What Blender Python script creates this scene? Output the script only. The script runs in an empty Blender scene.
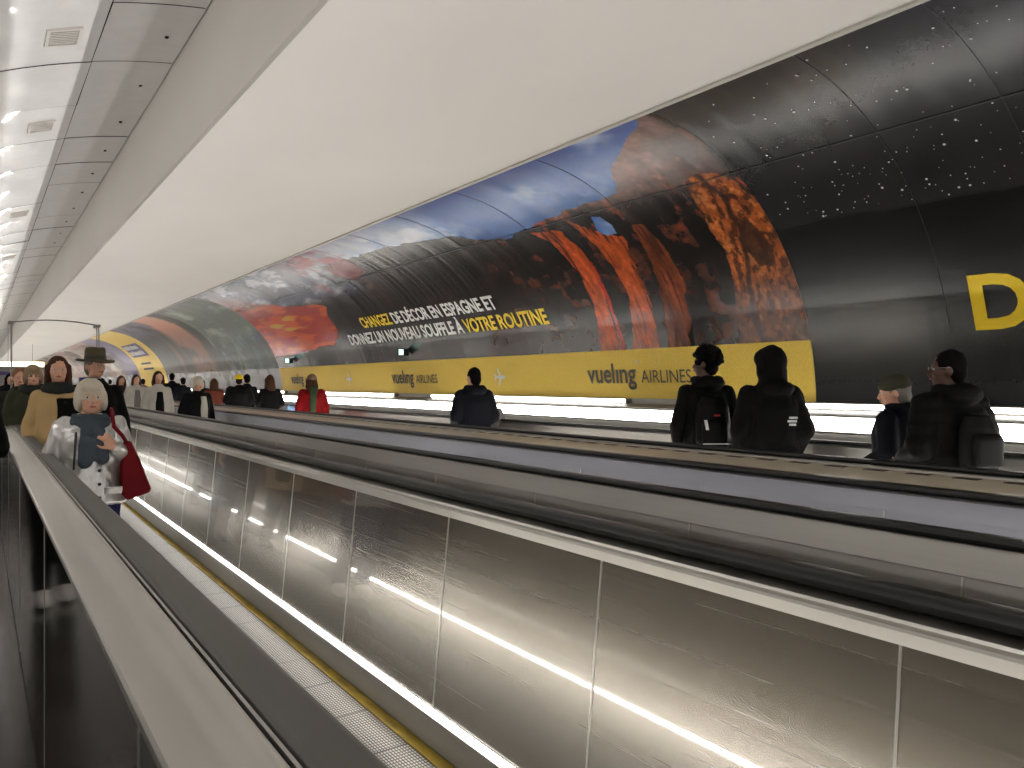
import bpy, bmesh, math, random
import numpy as np
from mathutils import Vector, Matrix, noise
PI = math.pi
random.seed(7)
sc = bpy.context.scene
C = sc.collection

# ---------------------------------------------------------------- camera, world, exposure
CAMZ = 1.5
cd = bpy.data.cameras.new('camera'); cam = bpy.data.objects.new('camera', cd); C.objects.link(cam)
cam.location = (0, 0, CAMZ); cam.rotation_euler = (math.radians(90), 0, math.radians(-35.45))
cd.sensor_width = 36; cd.lens = 750 / 1024 * 36; cd.clip_start = 0.02; cd.clip_end = 600
sc.camera = cam
w = bpy.data.worlds.new('world'); sc.world = w; w.use_nodes = True
w.node_tree.nodes['Background'].inputs[0].default_value = (1, .97, .93, 1)
w.node_tree.nodes['Background'].inputs[1].default_value = 0.6
sc.view_settings.view_transform = 'Standard'; sc.view_settings.look = 'None'
sc.view_settings.gamma = 1; sc.view_settings.use_curve_mapping = False
sc.view_settings.exposure = 0.95
LAMP_WALL = 8.0      # strips under the mural
LAMP_LEFT = 9.0      # tubes on the left wall
LAMP_LED = 13.0      # light lines in the skirts of the near walkway
LAMP_LED_FILL = 45.0     # unseen light lines in the two farther walkways, boosted as added fill light
sc.cycles.max_bounces = 8
sc.cycles.diffuse_bounces = 5
sc.cycles.glossy_bounces = 4
sc.cycles.sample_clamp_indirect = 6
sc.cycles.use_denoising = True

# ---------------------------------------------------------------- materials
def lin(c):
    return tuple(((v / 255) / 12.92 if v / 255 <= .04045 else ((v / 255 + .055) / 1.055) ** 2.4) for v in c)
MATS = {}
def mat(name, col, rough=.6, metal=0., var=.06, scale=(6, 6, 6), bump=0., bscale=(40, 40, 40), rvar=0., spec=.5, coat=0.):
    if name in MATS: return MATS[name]
    m = bpy.data.materials.new(name); m.use_nodes = True; MATS[name] = m
    nt = m.node_tree; N = nt.nodes; L = nt.links; b = N['Principled BSDF']
    b.inputs['Metallic'].default_value = metal; b.inputs['Roughness'].default_value = rough
    b.inputs['Specular IOR Level'].default_value = spec; b.inputs['Coat Weight'].default_value = coat
    tc = N.new('ShaderNodeTexCoord'); mp = N.new('ShaderNodeMapping'); L.new(tc.outputs['Object'], mp.inputs[0])
    mp.inputs['Scale'].default_value = scale
    no = N.new('ShaderNodeTexNoise'); no.inputs['Scale'].default_value = 1; no.inputs['Detail'].default_value = 4
    L.new(mp.outputs[0], no.inputs[0])
    r = N.new('ShaderNodeValToRGB'); L.new(no.outputs[0], r.inputs[0])
    l = lin(col)
    r.color_ramp.elements[0].position = .3; r.color_ramp.elements[1].position = .7
    r.color_ramp.elements[0].color = (*[max(0, v * (1 - var)) for v in l], 1)
    r.color_ramp.elements[1].color = (*[min(1, v * (1 + var)) for v in l], 1)
    L.new(r.outputs[0], b.inputs['Base Color'])
    if rvar:
        mr = N.new('ShaderNodeMapRange'); L.new(no.outputs[0], mr.inputs[0])
        mr.inputs[3].default_value = max(.02, rough - rvar); mr.inputs[4].default_value = rough + rvar
        L.new(mr.outputs[0], b.inputs['Roughness'])
    if bump:
        m2 = N.new('ShaderNodeMapping'); L.new(tc.outputs['Object'], m2.inputs[0]); m2.inputs['Scale'].default_value = bscale
        n2 = N.new('ShaderNodeTexNoise'); n2.inputs['Scale'].default_value = 1; n2.inputs['Detail'].default_value = 2
        L.new(m2.outputs[0], n2.inputs[0])
        bu = N.new('ShaderNodeBump'); bu.inputs['Strength'].default_value = 1; bu.inputs['Distance'].default_value = bump
        L.new(n2.outputs[0], bu.inputs['Height']); L.new(bu.outputs[0], b.inputs['Normal'])
    return m
def emit(name, col, s):
    m = bpy.data.materials.new(name); m.use_nodes = True
    b = m.node_tree.nodes['Principled BSDF']
    b.inputs['Base Color'].default_value = (.8, .8, .8, 1)
    b.inputs['Emission Color'].default_value = (*lin(col), 1); b.inputs['Emission Strength'].default_value = s
    return m

M_CREAM = mat('cream_plaster', (231, 226, 220), .75, var=.03, scale=(.6, .3, .6), bump=.002, bscale=(2, 1.2, 2))
M_PANEL = mat('glossy_white_panel', (234, 233, 232), .4, var=.03, bump=.008, bscale=(2.6, 1.6, 2.6), coat=.3)
M_JOINT = mat('dark_joint', (30, 28, 26), .9)
M_WALL = mat('pale_wall', (190, 186, 178), .5, var=.05)
M_FLOOR = mat('dark_floor', (62, 58, 54), .18, var=.25, scale=(5, 2, 5), rvar=.08, bump=.001, bscale=(6, 3, 6))
M_RUB = mat('black_rubber', (10, 10, 10), .4, var=.1)
M_RUBG = mat('grey_rubber', (84, 82, 78), .5, var=.05)
M_YEL = mat('worn_yellow_paint', (150, 124, 22), .6, var=.35, scale=(30, 8, 30))
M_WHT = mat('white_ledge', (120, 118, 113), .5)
M_LAMPW = emit('wall_strip_glow', (255, 251, 244), LAMP_WALL)
M_LAMPL = emit('left_tube_glow', (255, 251, 244), LAMP_LEFT)
M_LED = emit('led_line_glow', (255, 251, 244), LAMP_LED)
M_LED3 = emit('strong_fill_led_line_glow', (255, 252, 248), 150.0)  # unseen line in the far walkway, strongest added fill for ceiling and panels
M_LED2 = emit('fill_led_line_glow', (255, 252, 248), LAMP_LED_FILL)

def steel(name, col, rough, scratch=True, wav=.0015, coat=0.):
    """brushed, scratched and slightly wavy stainless sheet"""
    m = bpy.data.materials.new(name); m.use_nodes = True
    nt = m.node_tree; N = nt.nodes; L = nt.links; b = N['Principled BSDF']
    b.inputs['Metallic'].default_value = 1
    tc = N.new('ShaderNodeTexCoord')
    def nz(sc_, det=3, rot=(0, 0, 0)):
        mp = N.new('ShaderNodeMapping'); mp.inputs['Scale'].default_value = sc_; mp.inputs['Rotation'].default_value = rot
        L.new(tc.outputs['Object'], mp.inputs[0])
        n = N.new('ShaderNodeTexNoise'); n.inputs['Scale'].default_value = 1; n.inputs['Detail'].default_value = det
        L.new(mp.outputs[0], n.inputs[0]); return n.outputs[0]
    big = nz((1.5, .5, 2.5), 4)
    r = N.new('ShaderNodeValToRGB'); L.new(big, r.inputs[0]); l = lin(col)
    r.color_ramp.elements[0].position = .3; r.color_ramp.elements[1].position = .75
    r.color_ramp.elements[0].color = (*[v * .82 for v in l], 1); r.color_ramp.elements[1].color = (*[min(1, v * 1.12) for v in l], 1)
    out = r.outputs[0]
    if scratch:
        s1 = nz((3, 2.2, 90), 2, (.5, 0, 0))
        rr = N.new('ShaderNodeValToRGB'); L.new(s1, rr.inputs[0])
        rr.color_ramp.elements[0].position = .70; rr.color_ramp.elements[1].position = .78
        rr.color_ramp.elements[0].color = (0, 0, 0, 1); rr.color_ramp.elements[1].color = (.35, .35, .35, 1)
        mx = N.new('ShaderNodeMix'); mx.data_type = 'RGBA'; L.new(rr.outputs[0], mx.inputs[0])
        L.new(out, mx.inputs[6]); mx.inputs[7].default_value = (*[min(1, v * 1.9) for v in l], 1); out = mx.outputs[2]
    L.new(out, b.inputs['Base Color'])
    fine = nz((70, .5, 70), 2)
    mr = N.new('ShaderNodeMapRange'); L.new(fine, mr.inputs[0]); mr.inputs[3].default_value = rough * .85; mr.inputs[4].default_value = rough * 1.15
    L.new(mr.outputs[0], b.inputs['Roughness'])
    wv = nz((.5, 1.3, 1.0), 1)
    bu = N.new('ShaderNodeBump'); bu.inputs['Strength'].default_value = 1; bu.inputs['Distance'].default_value = wav
    L.new(wv, bu.inputs['Height']); L.new(bu.outputs[0], b.inputs['Normal'])
    b.inputs['Coat Weight'].default_value = coat; b.inputs['Coat IOR'].default_value = 1.9; b.inputs['Coat Roughness'].default_value = .04
    MATS[name] = m
    return m
M_ST = steel('scratched_steel', (166, 160, 151), .26, True, .0025, .6)
M_STB = steel('bright_steel', (205, 202, 196), .34, False, .0003)
M_STG = steel('grey_steel', (168, 165, 160), .5, False, .0003)
M_STD = steel('dark_polished_steel', (84, 82, 80), .06, False, .00005)
M_STP = steel('lavender_grey_steel', (160, 160, 166), .45, False, .0003)

def belt_mat():
    m = bpy.data.materials.new('ribbed_pallet_metal'); m.use_nodes = True
    nt = m.node_tree; N = nt.nodes; L = nt.links; b = N['Principled BSDF']
    b.inputs['Metallic'].default_value = .7; b.inputs['Roughness'].default_value = .45
    tc = N.new('ShaderNodeTexCoord'); sp = N.new('ShaderNodeSeparateXYZ'); L.new(tc.outputs['Object'], sp.inputs[0])
    def cell(o, p, th):
        d = N.new('ShaderNodeMath'); d.operation = 'DIVIDE'; L.new(sp.outputs[o], d.inputs[0]); d.inputs[1].default_value = p
        f = N.new('ShaderNodeMath'); f.operation = 'FRACT'; L.new(d.outputs[0], f.inputs[0])
        g = N.new('ShaderNodeMath'); g.operation = 'GREATER_THAN'; L.new(f.outputs[0], g.inputs[0]); g.inputs[1].default_value = th
        return g.outputs[0]
    a = N.new('ShaderNodeMath'); a.operation = 'MULTIPLY'; L.new(cell(0, .013, .42), a.inputs[0]); L.new(cell(1, .022, .3), a.inputs[1])
    c = N.new('ShaderNodeMath'); c.operation = 'MULTIPLY'; L.new(a.outputs[0], c.inputs[0]); L.new(cell(1, .4, .02), c.inputs[1])
    mx = N.new('ShaderNodeMix'); mx.data_type = 'RGBA'; L.new(c.outputs[0], mx.inputs[0])
    mx.inputs[6].default_value = (*lin((48, 45, 42)), 1); mx.inputs[7].default_value = (*lin((158, 154, 147)), 1)
    L.new(mx.outputs[2], b.inputs['Base Color'])
    return m
M_BELT = belt_mat()

# ---------------------------------------------------------------- mesh helpers
def link(name, me, parent=None, m=None):
    o = bpy.data.objects.new(name, me); C.objects.link(o)
    if parent is not None: o.parent = parent
    if m is not None and me is not None and not me.materials: me.materials.append(m)
    return o
def tag(o, label=None, cat=None, group=None, kind=None):
    if label: o['label'] = label
    if cat: o['category'] = cat
    if group: o['group'] = group
    if kind: o['kind'] = kind
    return o
def empty(name, loc, label, cat, group=None):
    o = bpy.data.objects.new(name, None); C.objects.link(o); o.location = loc; o.empty_display_size = .1
    return tag(o, label, cat, group)
class MB:
    def __init__(s): s.v = []; s.f = []
    def add(s, v, f):
        n = len(s.v); s.v += [tuple(p) for p in v]; s.f += [tuple(i + n for i in q) for q in f]; return s
    def box(s, x0, x1, y0, y1, z0, z1):
        v = [(x, y, z) for x in (x0, x1) for y in (y0, y1) for z in (z0, z1)]
        return s.add(v, [(0, 1, 3, 2), (4, 6, 7, 5), (0, 4, 5, 1), (2, 3, 7, 6), (0, 2, 6, 4), (1, 5, 7, 3)])
    def sweep(s, pts, y0, y1, closed=True, seg=1):
        n = len(pts); v = []; f = []
        for k in range(seg + 1):
            y = y0 + (y1 - y0) * k / seg
            v += [(x, y, z) for x, z in pts]
        for k in range(seg):
            for i in range(n if closed else n - 1):
                j = (i + 1) % n
                f.append((k * n + i, k * n + j, (k + 1) * n + j, (k + 1) * n + i))
        if closed: f += [tuple(range(n)), tuple(range(seg * n + n - 1, seg * n - 1, -1))]
        return s.add(v, f)
    def mesh(s, name, fix=True, smooth=None):
        me = bpy.data.meshes.new(name); me.from_pydata(s.v, [], s.f)
        if fix:
            b = bmesh.new(); b.from_mesh(me); bmesh.ops.recalc_face_normals(b, faces=b.faces); b.to_mesh(me); b.free()
        if smooth is not None:
            me.shade_smooth(); me.set_sharp_from_angle(angle=math.radians(smooth))
        me.update(); return me
    def build(s, name, m, parent=None, smooth=None, loc=None):
        if loc is not None: s.v = [(a - loc[0], b - loc[1], c - loc[2]) for a, b, c in s.v]
        o = link(name, s.mesh(name, smooth=smooth), parent, m)
        if loc is not None: o.location = loc
        return o
def structure(o): o['kind'] = 'structure'; return o

# ---------------------------------------------------------------- the tunnel shell
Y0, Y1 = -7.0, 128.0
# wall section: a circle of radius 2.6 about (4.6, -.25 + CAMZ), upright below it
def wall_pt(s, off=0.):
    if s < -.25: return (7.2 - off, s + CAMZ)
    a = (s + .25) / 2.6; r = 2.6 - off
    return (4.6 + r * math.cos(a), -.25 + CAMZ + r * math.sin(a))
S_TOP = 3.74
# floor
structure(MB().box(-2.3, 7.6, Y0, Y1 + 1, -.12, -.01).build('floor', M_FLOOR))
# right wall behind the mural
pts = [wall_pt(s, -.02) for s in [-1.5, -.3] + [-.25 + 4.0 * k / 30 for k in range(31)]]
pts2 = [wall_pt(s, -.14) for s in [-1.5, -.3] + [-.25 + 4.0 * k / 30 for k in range(31)]]
structure(MB().sweep(pts + pts2[::-1], Y0, Y1).build('wall_right', M_WALL, smooth=40))
# stepped base of the right wall (cove that carries the light strips)
prof = [(7.215, -.262 + CAMZ), (7.10, -.262 + CAMZ), (6.93, -.30 + CAMZ), (6.93, -.315 + CAMZ), (6.95, -.49 + CAMZ), (6.93, -.5 + CAMZ), (6.93, 0), (7.215, 0)]
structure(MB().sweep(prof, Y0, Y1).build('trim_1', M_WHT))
# cream soffit and its left-facing side
soff = [(4.71, 2.345 + CAMZ), (1.76, 2.36 + CAMZ), (1.735, 2.385 + CAMZ), (1.735, 3.6 + CAMZ), (1.95, 3.6 + CAMZ), (1.95, 2.6 + CAMZ), (4.71, 2.6 + CAMZ)]
structure(MB().sweep(soff, Y0, Y1).build('ceiling', M_CREAM))
structure(MB().sweep([(4.70, 2.345 + CAMZ), (4.70, 2.325 + CAMZ), (4.66, 2.325 + CAMZ), (4.66, 2.345 + CAMZ)], Y0, Y1).build('trim_2', M_WALL))
# vault on the left, made of glossy sheets with open joints
VC = (2.6, -2.36 + CAMZ); VR = 5.9
def vault(x, off=0.):
    a = math.asin((x - VC[0]) / VR); return (VC[0] + (VR - off) * math.sin(a), VC[1] + (VR - off) * math.cos(a))
back = [vault(-2.25 + 4.1 * k / 30, -.05) for k in range(31)]
back2 = [vault(-2.25 + 4.1 * k / 30, -.15) for k in range(31)]
structure(MB().sweep(back + back2[::-1], Y0, Y1).build('ceiling.001', M_JOINT, smooth=40))
mb = MB(); cols = [-2.2, -.62, .95, 1.728]
yj = [7.29 + 1.475 * k for k in range(-9, 83)]
for k in range(len(yj) - 1):
    a, b = yj[k] + .004, yj[k + 1] - .004
    if b > Y1: break
    for c in range(3):
        x0, x1 = cols[c] + .004, cols[c + 1] - .004
        n = 8; t0, t1 = random.uniform(-.006, .006), random.uniform(-.006, .006); v = []; f = []
        jog = .004 + (.008 if random.random() < .3 else 0)
        for j, y in enumerate((a + jog - .004, (a + b) / 2, b)):
            for i in range(n + 1):
                x = x0 + (x1 - x0) * i / n
                o_ = t0 * (1 - j / 2) + t1 * j / 2 + .012 * math.sin(PI * i / n) * math.sin(PI * j / 2)
                px, pz = vault(x, o_); v.append((px, y, pz))
        for j in range(2):
            for i in range(n):
                q = j * (n + 1) + i; f.append((q, q + 1, q + n + 2, q + n + 1))
        mb.add(v, f)
me = mb.mesh('ceiling_sheets', fix=False, smooth=30); structure(link('ceiling.002', me, None, M_PANEL))
# left wall
structure(MB().sweep([(-2.22, 0), (-2.22, 2.75), (-2.4, 2.75), (-2.4, 0)], Y0, Y1).build('wall_left', M_PANEL))
# far end
structure(MB().box(-2.4, 7.6, Y1, Y1 + .3, 0, 4.9).build('wall_back', M_WALL))

# ---------------------------------------------------------------- numpy noise and the mural paint
def h2(ix, iy, seed):
    n = (ix.astype(np.int64) * 374761393 + iy.astype(np.int64) * 668265263 + seed * 1442695041) & 0xffffffff
    n = ((n ^ (n >> 13)) * 1274126177) & 0xffffffff
    return ((n ^ (n >> 16)) & 0xffff) / 65535.
def vn(x, y, seed=0):
    ix = np.floor(x); iy = np.floor(y); fx = x - ix; fy = y - iy
    fx = fx * fx * (3 - 2 * fx); fy = fy * fy * (3 - 2 * fy)
    a = h2(ix, iy, seed); b = h2(ix + 1, iy, seed); c = h2(ix, iy + 1, seed); d = h2(ix + 1, iy + 1, seed)
    return (a * (1 - fx) + b * fx) * (1 - fy) + (c * (1 - fx) + d * fx) * fy
def fbm(x, y, seed=0, o=4):
    r = 0; a = .5; t = 0
    for k in range(o):
        r = r + a * vn(x * 2 ** k, y * 2 ** k, seed + k); t += a; a *= .55
    return r / t
def sm(x, a, b):
    t = np.clip((x - a) / (b - a), 0, 1); return t * t * (3 - 2 * t)
def pip(X, Y, poly):
    r = np.zeros(X.shape, bool); n = len(poly)
    for i in range(n):
        x0, y0 = poly[i]; x1, y1 = poly[(i + 1) % n]
        if y0 == y1: continue
        c = ((y0 > Y) != (y1 > Y)) & (X < (x1 - x0) * (Y - y0) / (y1 - y0) + x0); r ^= c
    return r
def mixc(c, col, m):
    m = np.clip(m, 0, 1)[..., None]; return c * (1 - m) + np.array(col, float) * m

def paint_star(Y, S):
    c = np.zeros(Y.shape + (3,)) + np.array((15, 14, 15.))
    up = sm(S + .1 * (fbm(Y * 2, S * 2, 3) - .5), 1.66, 1.74)
    c = mixc(c, (40, 37, 40), up)
    c = mixc(c, (60, 66, 84), up * sm(3.2 - Y, 0, 2.5) * sm(S, 2.2, 3.6) * .8)
    c = c * (.85 + .3 * fbm(Y * 3, S * 3, 9)[..., None])
    c = mixc(c, (52, 52, 55), sm(.35 - S, 0, .45) * .45)  # greyer towards the bottom: reflected light painted into the print
    return c
SKY = [(4.85, 3.95), (4.79, 3.67), (4.93, 3.56), (5.33, 3.32), (5.69, 3.14), (5.86, 2.96), (5.9, 2.81), (6.05, 2.68), (6.5, 2.65), (7.1, 2.62), (7.69, 2.56), (8.46, 2.45), (9.03, 2.6), (9.4, 2.8), (11.0, 3.0), (14.0, 3.1), (14, 3.95)]
WIN = [(6.71, 2.44), (6.59, 2.4), (6.53, 2.24), (6.56, 2.1), (6.72, 2.1), (6.82, 2.19)]
BA = [(7.9, 2.45), (7.78, 2.27), (7.69, 2.04), (7.65, 1.61), (7.67, 1.22), (7.83, .45), (7.45, .45), (7.43, 1.12), (7.35, 1.5), (7.30, 1.91), (7.4, 2.35)]
BB = [(7.15, 2.5), (7.06, 2.12), (6.99, 1.64), (6.98, 1.18), (7.18, .45), (6.72, .45), (6.66, 1.02), (6.62, 1.55), (6.5, 2.06), (6.6, 2.1), (6.85, 2.2)]
BC = [(6.25, 2.2), (6.33, 1.79), (6.39, 1.43), (6.46, .96), (6.56, .45), (6.2, .45), (6.1, .93), (6.02, 1.38), (6.04, 1.74), (6.1, 2.15)]
RK = [(4.4, .4), (4.4, 1.9), (4.62, 2.19), (4.65, 2.41), (4.78, 2.56), (4.95, 2.58), (5.2, 2.55), (5.3, 1.89), (5.28, 1.46), (5.38, 1.05), (5.5, .4)]
FLAG = [(21.6, 3.3), (20.16, 2.81), (18.45, 2.3), (15.99, 2.0), (16.22, 1.78), (16.5, 1.2), (17.06, .95), (19.25, .88), (21.11, .79), (23, .70), (23, 3.4)]
def paint_canyon(Y, S):
    wx = .10 * (fbm(Y * 5, S * 5, 21) - .5); wy = .12 * (fbm(Y * 5, S * 5, 31) - .5)
    A = Y + wx; B = S + wy
    f1 = fbm(Y * 3, S * 5, 1, 5); f2 = fbm(Y * 10, S * 3, 5, 4); f3 = fbm(Y * 16, S * 16, 8, 3)
    c = np.zeros(Y.shape + (3,)) + np.array((24, 19, 18.))
    # broken rock of the middle distance
    c = mixc(c, (112, 56, 36), sm(f1, .5, .72) * sm(11.5 - Y, 0, 3.5) * .75)
    c = mixc(c, (64, 38, 32), sm(f2, .5, .7) * .6)
    c = mixc(c, (150, 66, 38), sm(f2 * .5 + f1 * .5, .56, .66) * sm(S, 1.7, 2.3) * sm(9.0 - Y, 0, 1.2))
    c = mixc(c, (14, 11, 11), sm(.4 * f1 + .6 * f2, .52, .45) * .6)
    # upper pink grey rock to the right of the sky
    up = sm(B, 2.3, 2.75) * sm(Y, 4.55, 4.75) * sm(7.2 - Y, 0, .8)
    c = mixc(c, (165, 122, 112), up * (.45 + .7 * f2))
    c = mixc(c, (96, 80, 76), up * sm(f1, .5, .6) * .6 + up * sm(5.25 - Y, 0, .5) * .6)
    # pillars
    for P, col in ((BA, (196, 84, 34)), (BB, (186, 82, 34)), (BC, (128, 62, 34))):
        m = pip(A, B, P).astype(float)
        cc = np.array(col, float) * (.62 + .62 * f2[..., None])
        c = c * (1 - m[..., None]) + cc * m[..., None]
        c = mixc(c, (66, 30, 18), m * sm(fbm(Y * 22, S * 2.2, 55), .56, .68) * .8)
    m = pip(A, B, [(7.42, .45), (7.40, 1.2), (7.33, 1.8), (7.28, 1.8), (7.34, 1.2), (7.34, .45)]).astype(float)
    c = mixc(c, (176, 52, 34), m)
    m = pip(A, B, RK).astype(float)
    cc = np.array((176, 92, 42.)) * (.5 + .8 * fbm(Y * 7, S * 7, 77)[..., None])
    low = sm(1.45 - S, 0, .6)[..., None]
    cc = cc * (1 - low) + np.array((112, 66, 42.)) * (.6 + .7 * f3[..., None]) * low
    c = c * (1 - m[..., None]) + cc * m[..., None]
    c = mixc(c, (60, 32, 20), m * sm(fbm(Y * 16 + 3 + 2 * S, S * 9, 91, 5), .5, .62) * .8)
    c = mixc(c, (214, 128, 62), m * sm(fbm(Y * 14, S * 12 + Y * 3, 93, 5), .55, .68) * sm(S, .9, 1.6) * .7)
    c = mixc(c, (50, 30, 22), m * sm(np.abs(Y - 5.06 - .14 * np.sin(S * 2.2) - .1 * (f1 - .5)), .05, .015) * .8)
    m = pip(A, B, [(5.05, 1.7), (4.85, 1.95), (4.68, 1.55), (4.75, 1.35), (4.95, 1.35)]).astype(float)
    c = mixc(c, (60, 34, 22), m * .8)
    c = c * (.8 + .4 * f3[..., None])
    # sky
    m = np.clip(pip(A, B, SKY) + pip(Y, S, WIN) + 0., 0, 1)
    sk = np.zeros(Y.shape + (3,)) + np.array((70, 112, 182.))
    sk = mixc(sk, (52, 80, 150), sm(S, 3.3, 3.7))
    sk = mixc(sk, (176, 194, 224), sm(fbm(Y * 1.1, S * 1.6, 14), .55, .8))
    sk = mixc(sk, (212, 210, 214), sm(Y, 9.0, 10.5) * (.4 + .5 * fbm(Y * 2.5, S * 2, 44)))  # pale cloud, partly gloss streaks of the vinyl painted into the sky
    c = c * (1 - m[..., None]) + sk * m[..., None]
    # dark part with the writing
    dk = sm(Y, 9.2, 10.5) * sm(2.75 - S - .25 * (fbm(Y * 1.5, S, 4) - .5), 0, .25)
    c = mixc(c, (27, 24, 24), dk * .85)
    c = mixc(c, (78, 48, 40), dk * sm(fbm(Y * 3, S * 1.3, 61), .55, .75) * .7)
    # blue grey streaked cloud over the sunset, pink and crimson bits
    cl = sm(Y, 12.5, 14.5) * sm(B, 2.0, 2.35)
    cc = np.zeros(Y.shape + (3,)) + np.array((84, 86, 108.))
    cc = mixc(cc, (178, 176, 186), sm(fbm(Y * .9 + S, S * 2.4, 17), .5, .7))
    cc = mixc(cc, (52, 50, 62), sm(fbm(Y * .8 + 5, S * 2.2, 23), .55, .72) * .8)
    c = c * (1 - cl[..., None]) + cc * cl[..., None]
    pk = sm(fbm(Y * .9, S * 1.8, 29), .46, .6) * sm(Y, 12.0, 12.8) * sm(15.6 - Y, 0, 1.2) * sm(S, 2.1, 2.5)
    c = mixc(c, (158, 48, 58), pk * .75)
    m = pip(Y + .5 * (fbm(Y * 1.5, S * 3, 2) - .5), S + .2 * (fbm(Y * 1.2, S * 3, 6) - .5), FLAG).astype(float)
    rd = np.zeros(Y.shape + (3,)) + np.array((168, 46, 30.))
    rd = mixc(rd, (212, 84, 34), sm(fbm(Y * .8, S * 5, 12), .45, .62))
    rd = mixc(rd, (216, 160, 60), sm(fbm(Y * .7, S * 7, 19), .55, .66) * sm(S, 1.2, 1.5) * sm(2.2 - S, 0, .3) * sm(Y, 17.5, 19))
    rd = mixc(rd, (112, 40, 44), sm(S, 2.2, 2.9) * .7)
    c = c * (1 - m[..., None]) + rd * m[..., None]
    c = mixc(c, (44, 42, 48), sm(.86 - S, 0, .1) * sm(Y, 14, 16) * .8)
    return c
def paint_green(Y, S):
    f = fbm(Y * .8, S * 2.5, 40); g = fbm(Y * 1.4, S * 1.0, 43)
    c = np.zeros(Y.shape + (3,)) + np.array((106, 114, 104.))
    c = mixc(c, (158, 164, 156), sm(f, .5, .75))
    c = mixc(c, (74, 96, 104), sm(1.9 - S, 0, .7) * sm(25.5 - Y, 0, 2))
    c = mixc(c, (22, 24, 20), sm(g, .46, .6) * sm(1.9 - S, 0, .8) * .9)
    c = mixc(c, (48, 60, 74), sm(fbm(Y * 2, S * 6, 47), .58, .66) * sm(1.9 - S, 0, .4))
    c = mixc(c, (90, 84, 84), sm(S, 3.2, 3.7) * .7)
    return c
def paint_salmon(Y, S):
    f = fbm(Y * .9, S * 1.6, 50); t = sm(Y + 1.2 * (f - .5), 31.2, 32.6)
    c = np.zeros(Y.shape + (3,)) + np.array((46, 42, 38.))
    s = sm(Y + .8 * (fbm(Y * 1.5, S * 4, 51) - .5), 28.2, 28.8) * (1 - t)
    c = mixc(c, (206, 142, 118), s * (.45 + .55 * sm(S, 1.0, 3.0)))
    c = mixc(c, (52, 44, 38), sm(fbm(Y * 1.3, S * 1.5, 58), .5, .62) * sm(2.4 - S, 0, 1))
    c = mixc(c, (104, 94, 116), t * sm(S, 1.6, 3.2) * sm(f, .38, .56))
    c = mixc(c, (146, 102, 84), sm(np.abs(Y - 33.2 - .3 * f), .5, .1) * sm(2.6 - S, 0, 1.5) * .6)
    return c
def paint_far(Y, S):
    t = sm(Y, 48.8, 49.6)
    c = np.zeros(Y.shape + (3,)) + np.array((134, 124, 152.))
    c = mixc(c, (96, 84, 118), sm(fbm(Y * .6, S * 1.2, 62), .45, .6))
    d = np.zeros(Y.shape + (3,)) + np.array((170, 138, 128.))
    d = mixc(d, (104, 96, 92), sm(fbm(Y * .25, S * 1.0, 66), .46, .56))
    d = mixc(d, (196, 186, 176), sm(fbm(Y * .35, S * 1.4, 68), .56, .66))
    d = mixc(d, (76, 72, 82), sm(fbm(Y * .12, S * .5, 69), .55, .62) * .6)
    d = mixc(d, (206, 176, 60), sm(Y, 88, 90) * sm(97 - Y, 0, 2))
    return c * (1 - t[..., None]) + d * t[..., None]
def paint_yellow(Y, S):
    c = np.zeros(Y.shape + (3,)) + np.array((242, 208, 92.))
    return mixc(c, (228, 192, 84), sm(fbm(Y * .5, S * 1.5, 71), .55, .7) * .4)
def paint_foil(Y, S):
    f = fbm(Y * 3, S * 2.5, 80)
    c = np.zeros(Y.shape + (3,)) + np.array((158, 158, 164.))
    return mixc(c, (98, 98, 106), sm(f, .5, .7) * .7)

def vinyl(name, rough=.22, wave=.004, spec=.42):
    m = bpy.data.materials.new(name); m.use_nodes = True
    nt = m.node_tree; N = nt.nodes; L = nt.links; b = N['Principled BSDF']
    at = N.new('ShaderNodeVertexColor'); at.layer_name = 'print'
    tc = N.new('ShaderNodeTexCoord')
    def nz(scl, det):
        mp = N.new('ShaderNodeMapping'); mp.inputs['Scale'].default_value = scl; L.new(tc.outputs['Object'], mp.inputs[0])
        n = N.new('ShaderNodeTexNoise'); n.inputs['Scale'].default_value = 1; n.inputs['Detail'].default_value = det
        L.new(mp.outputs[0], n.inputs[0]); return n.outputs[0]
    g = nz((45, 45, 45), 3); mr = N.new('ShaderNodeMapRange'); L.new(g, mr.inputs[0]); mr.inputs[3].default_value = .82; mr.inputs[4].default_value = 1.18
    mu = N.new('ShaderNodeVectorMath'); mu.operation = 'SCALE'; L.new(at.outputs[0], mu.inputs[0]); L.new(mr.outputs[0], mu.inputs['Scale'])
    L.new(mu.outputs[0], b.inputs['Base Color'])
    b.inputs['Roughness'].default_value = rough; b.inputs['Specular IOR Level'].default_value = spec
    ad = N.new('ShaderNodeMath'); ad.operation = 'MULTIPLY_ADD'; L.new(nz((.15, 2.4, .15), 2), ad.inputs[0]); ad.inputs[1].default_value = 1
    m2 = N.new('ShaderNodeMath'); m2.operation = 'MULTIPLY'; L.new(nz((3, 5, 3), 2), m2.inputs[0]); m2.inputs[1].default_value = .08
    L.new(m2.outputs[0], ad.inputs[2])
    bu = N.new('ShaderNodeBump'); bu.inputs['Strength'].default_value = 1; bu.inputs['Distance'].default_value = wave * 3
    L.new(ad.outputs[0], bu.inputs['Height']); L.new(bu.outputs[0], b.inputs['Normal'])
    return m
M_VINYL = vinyl('glossy_printed_vinyl', .24, .006)
M_VINYLF = vinyl('satin_printed_vinyl', .4, .006, .2)
M_VINYLY = vinyl('yellow_printed_vinyl', .4, .001)

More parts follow.
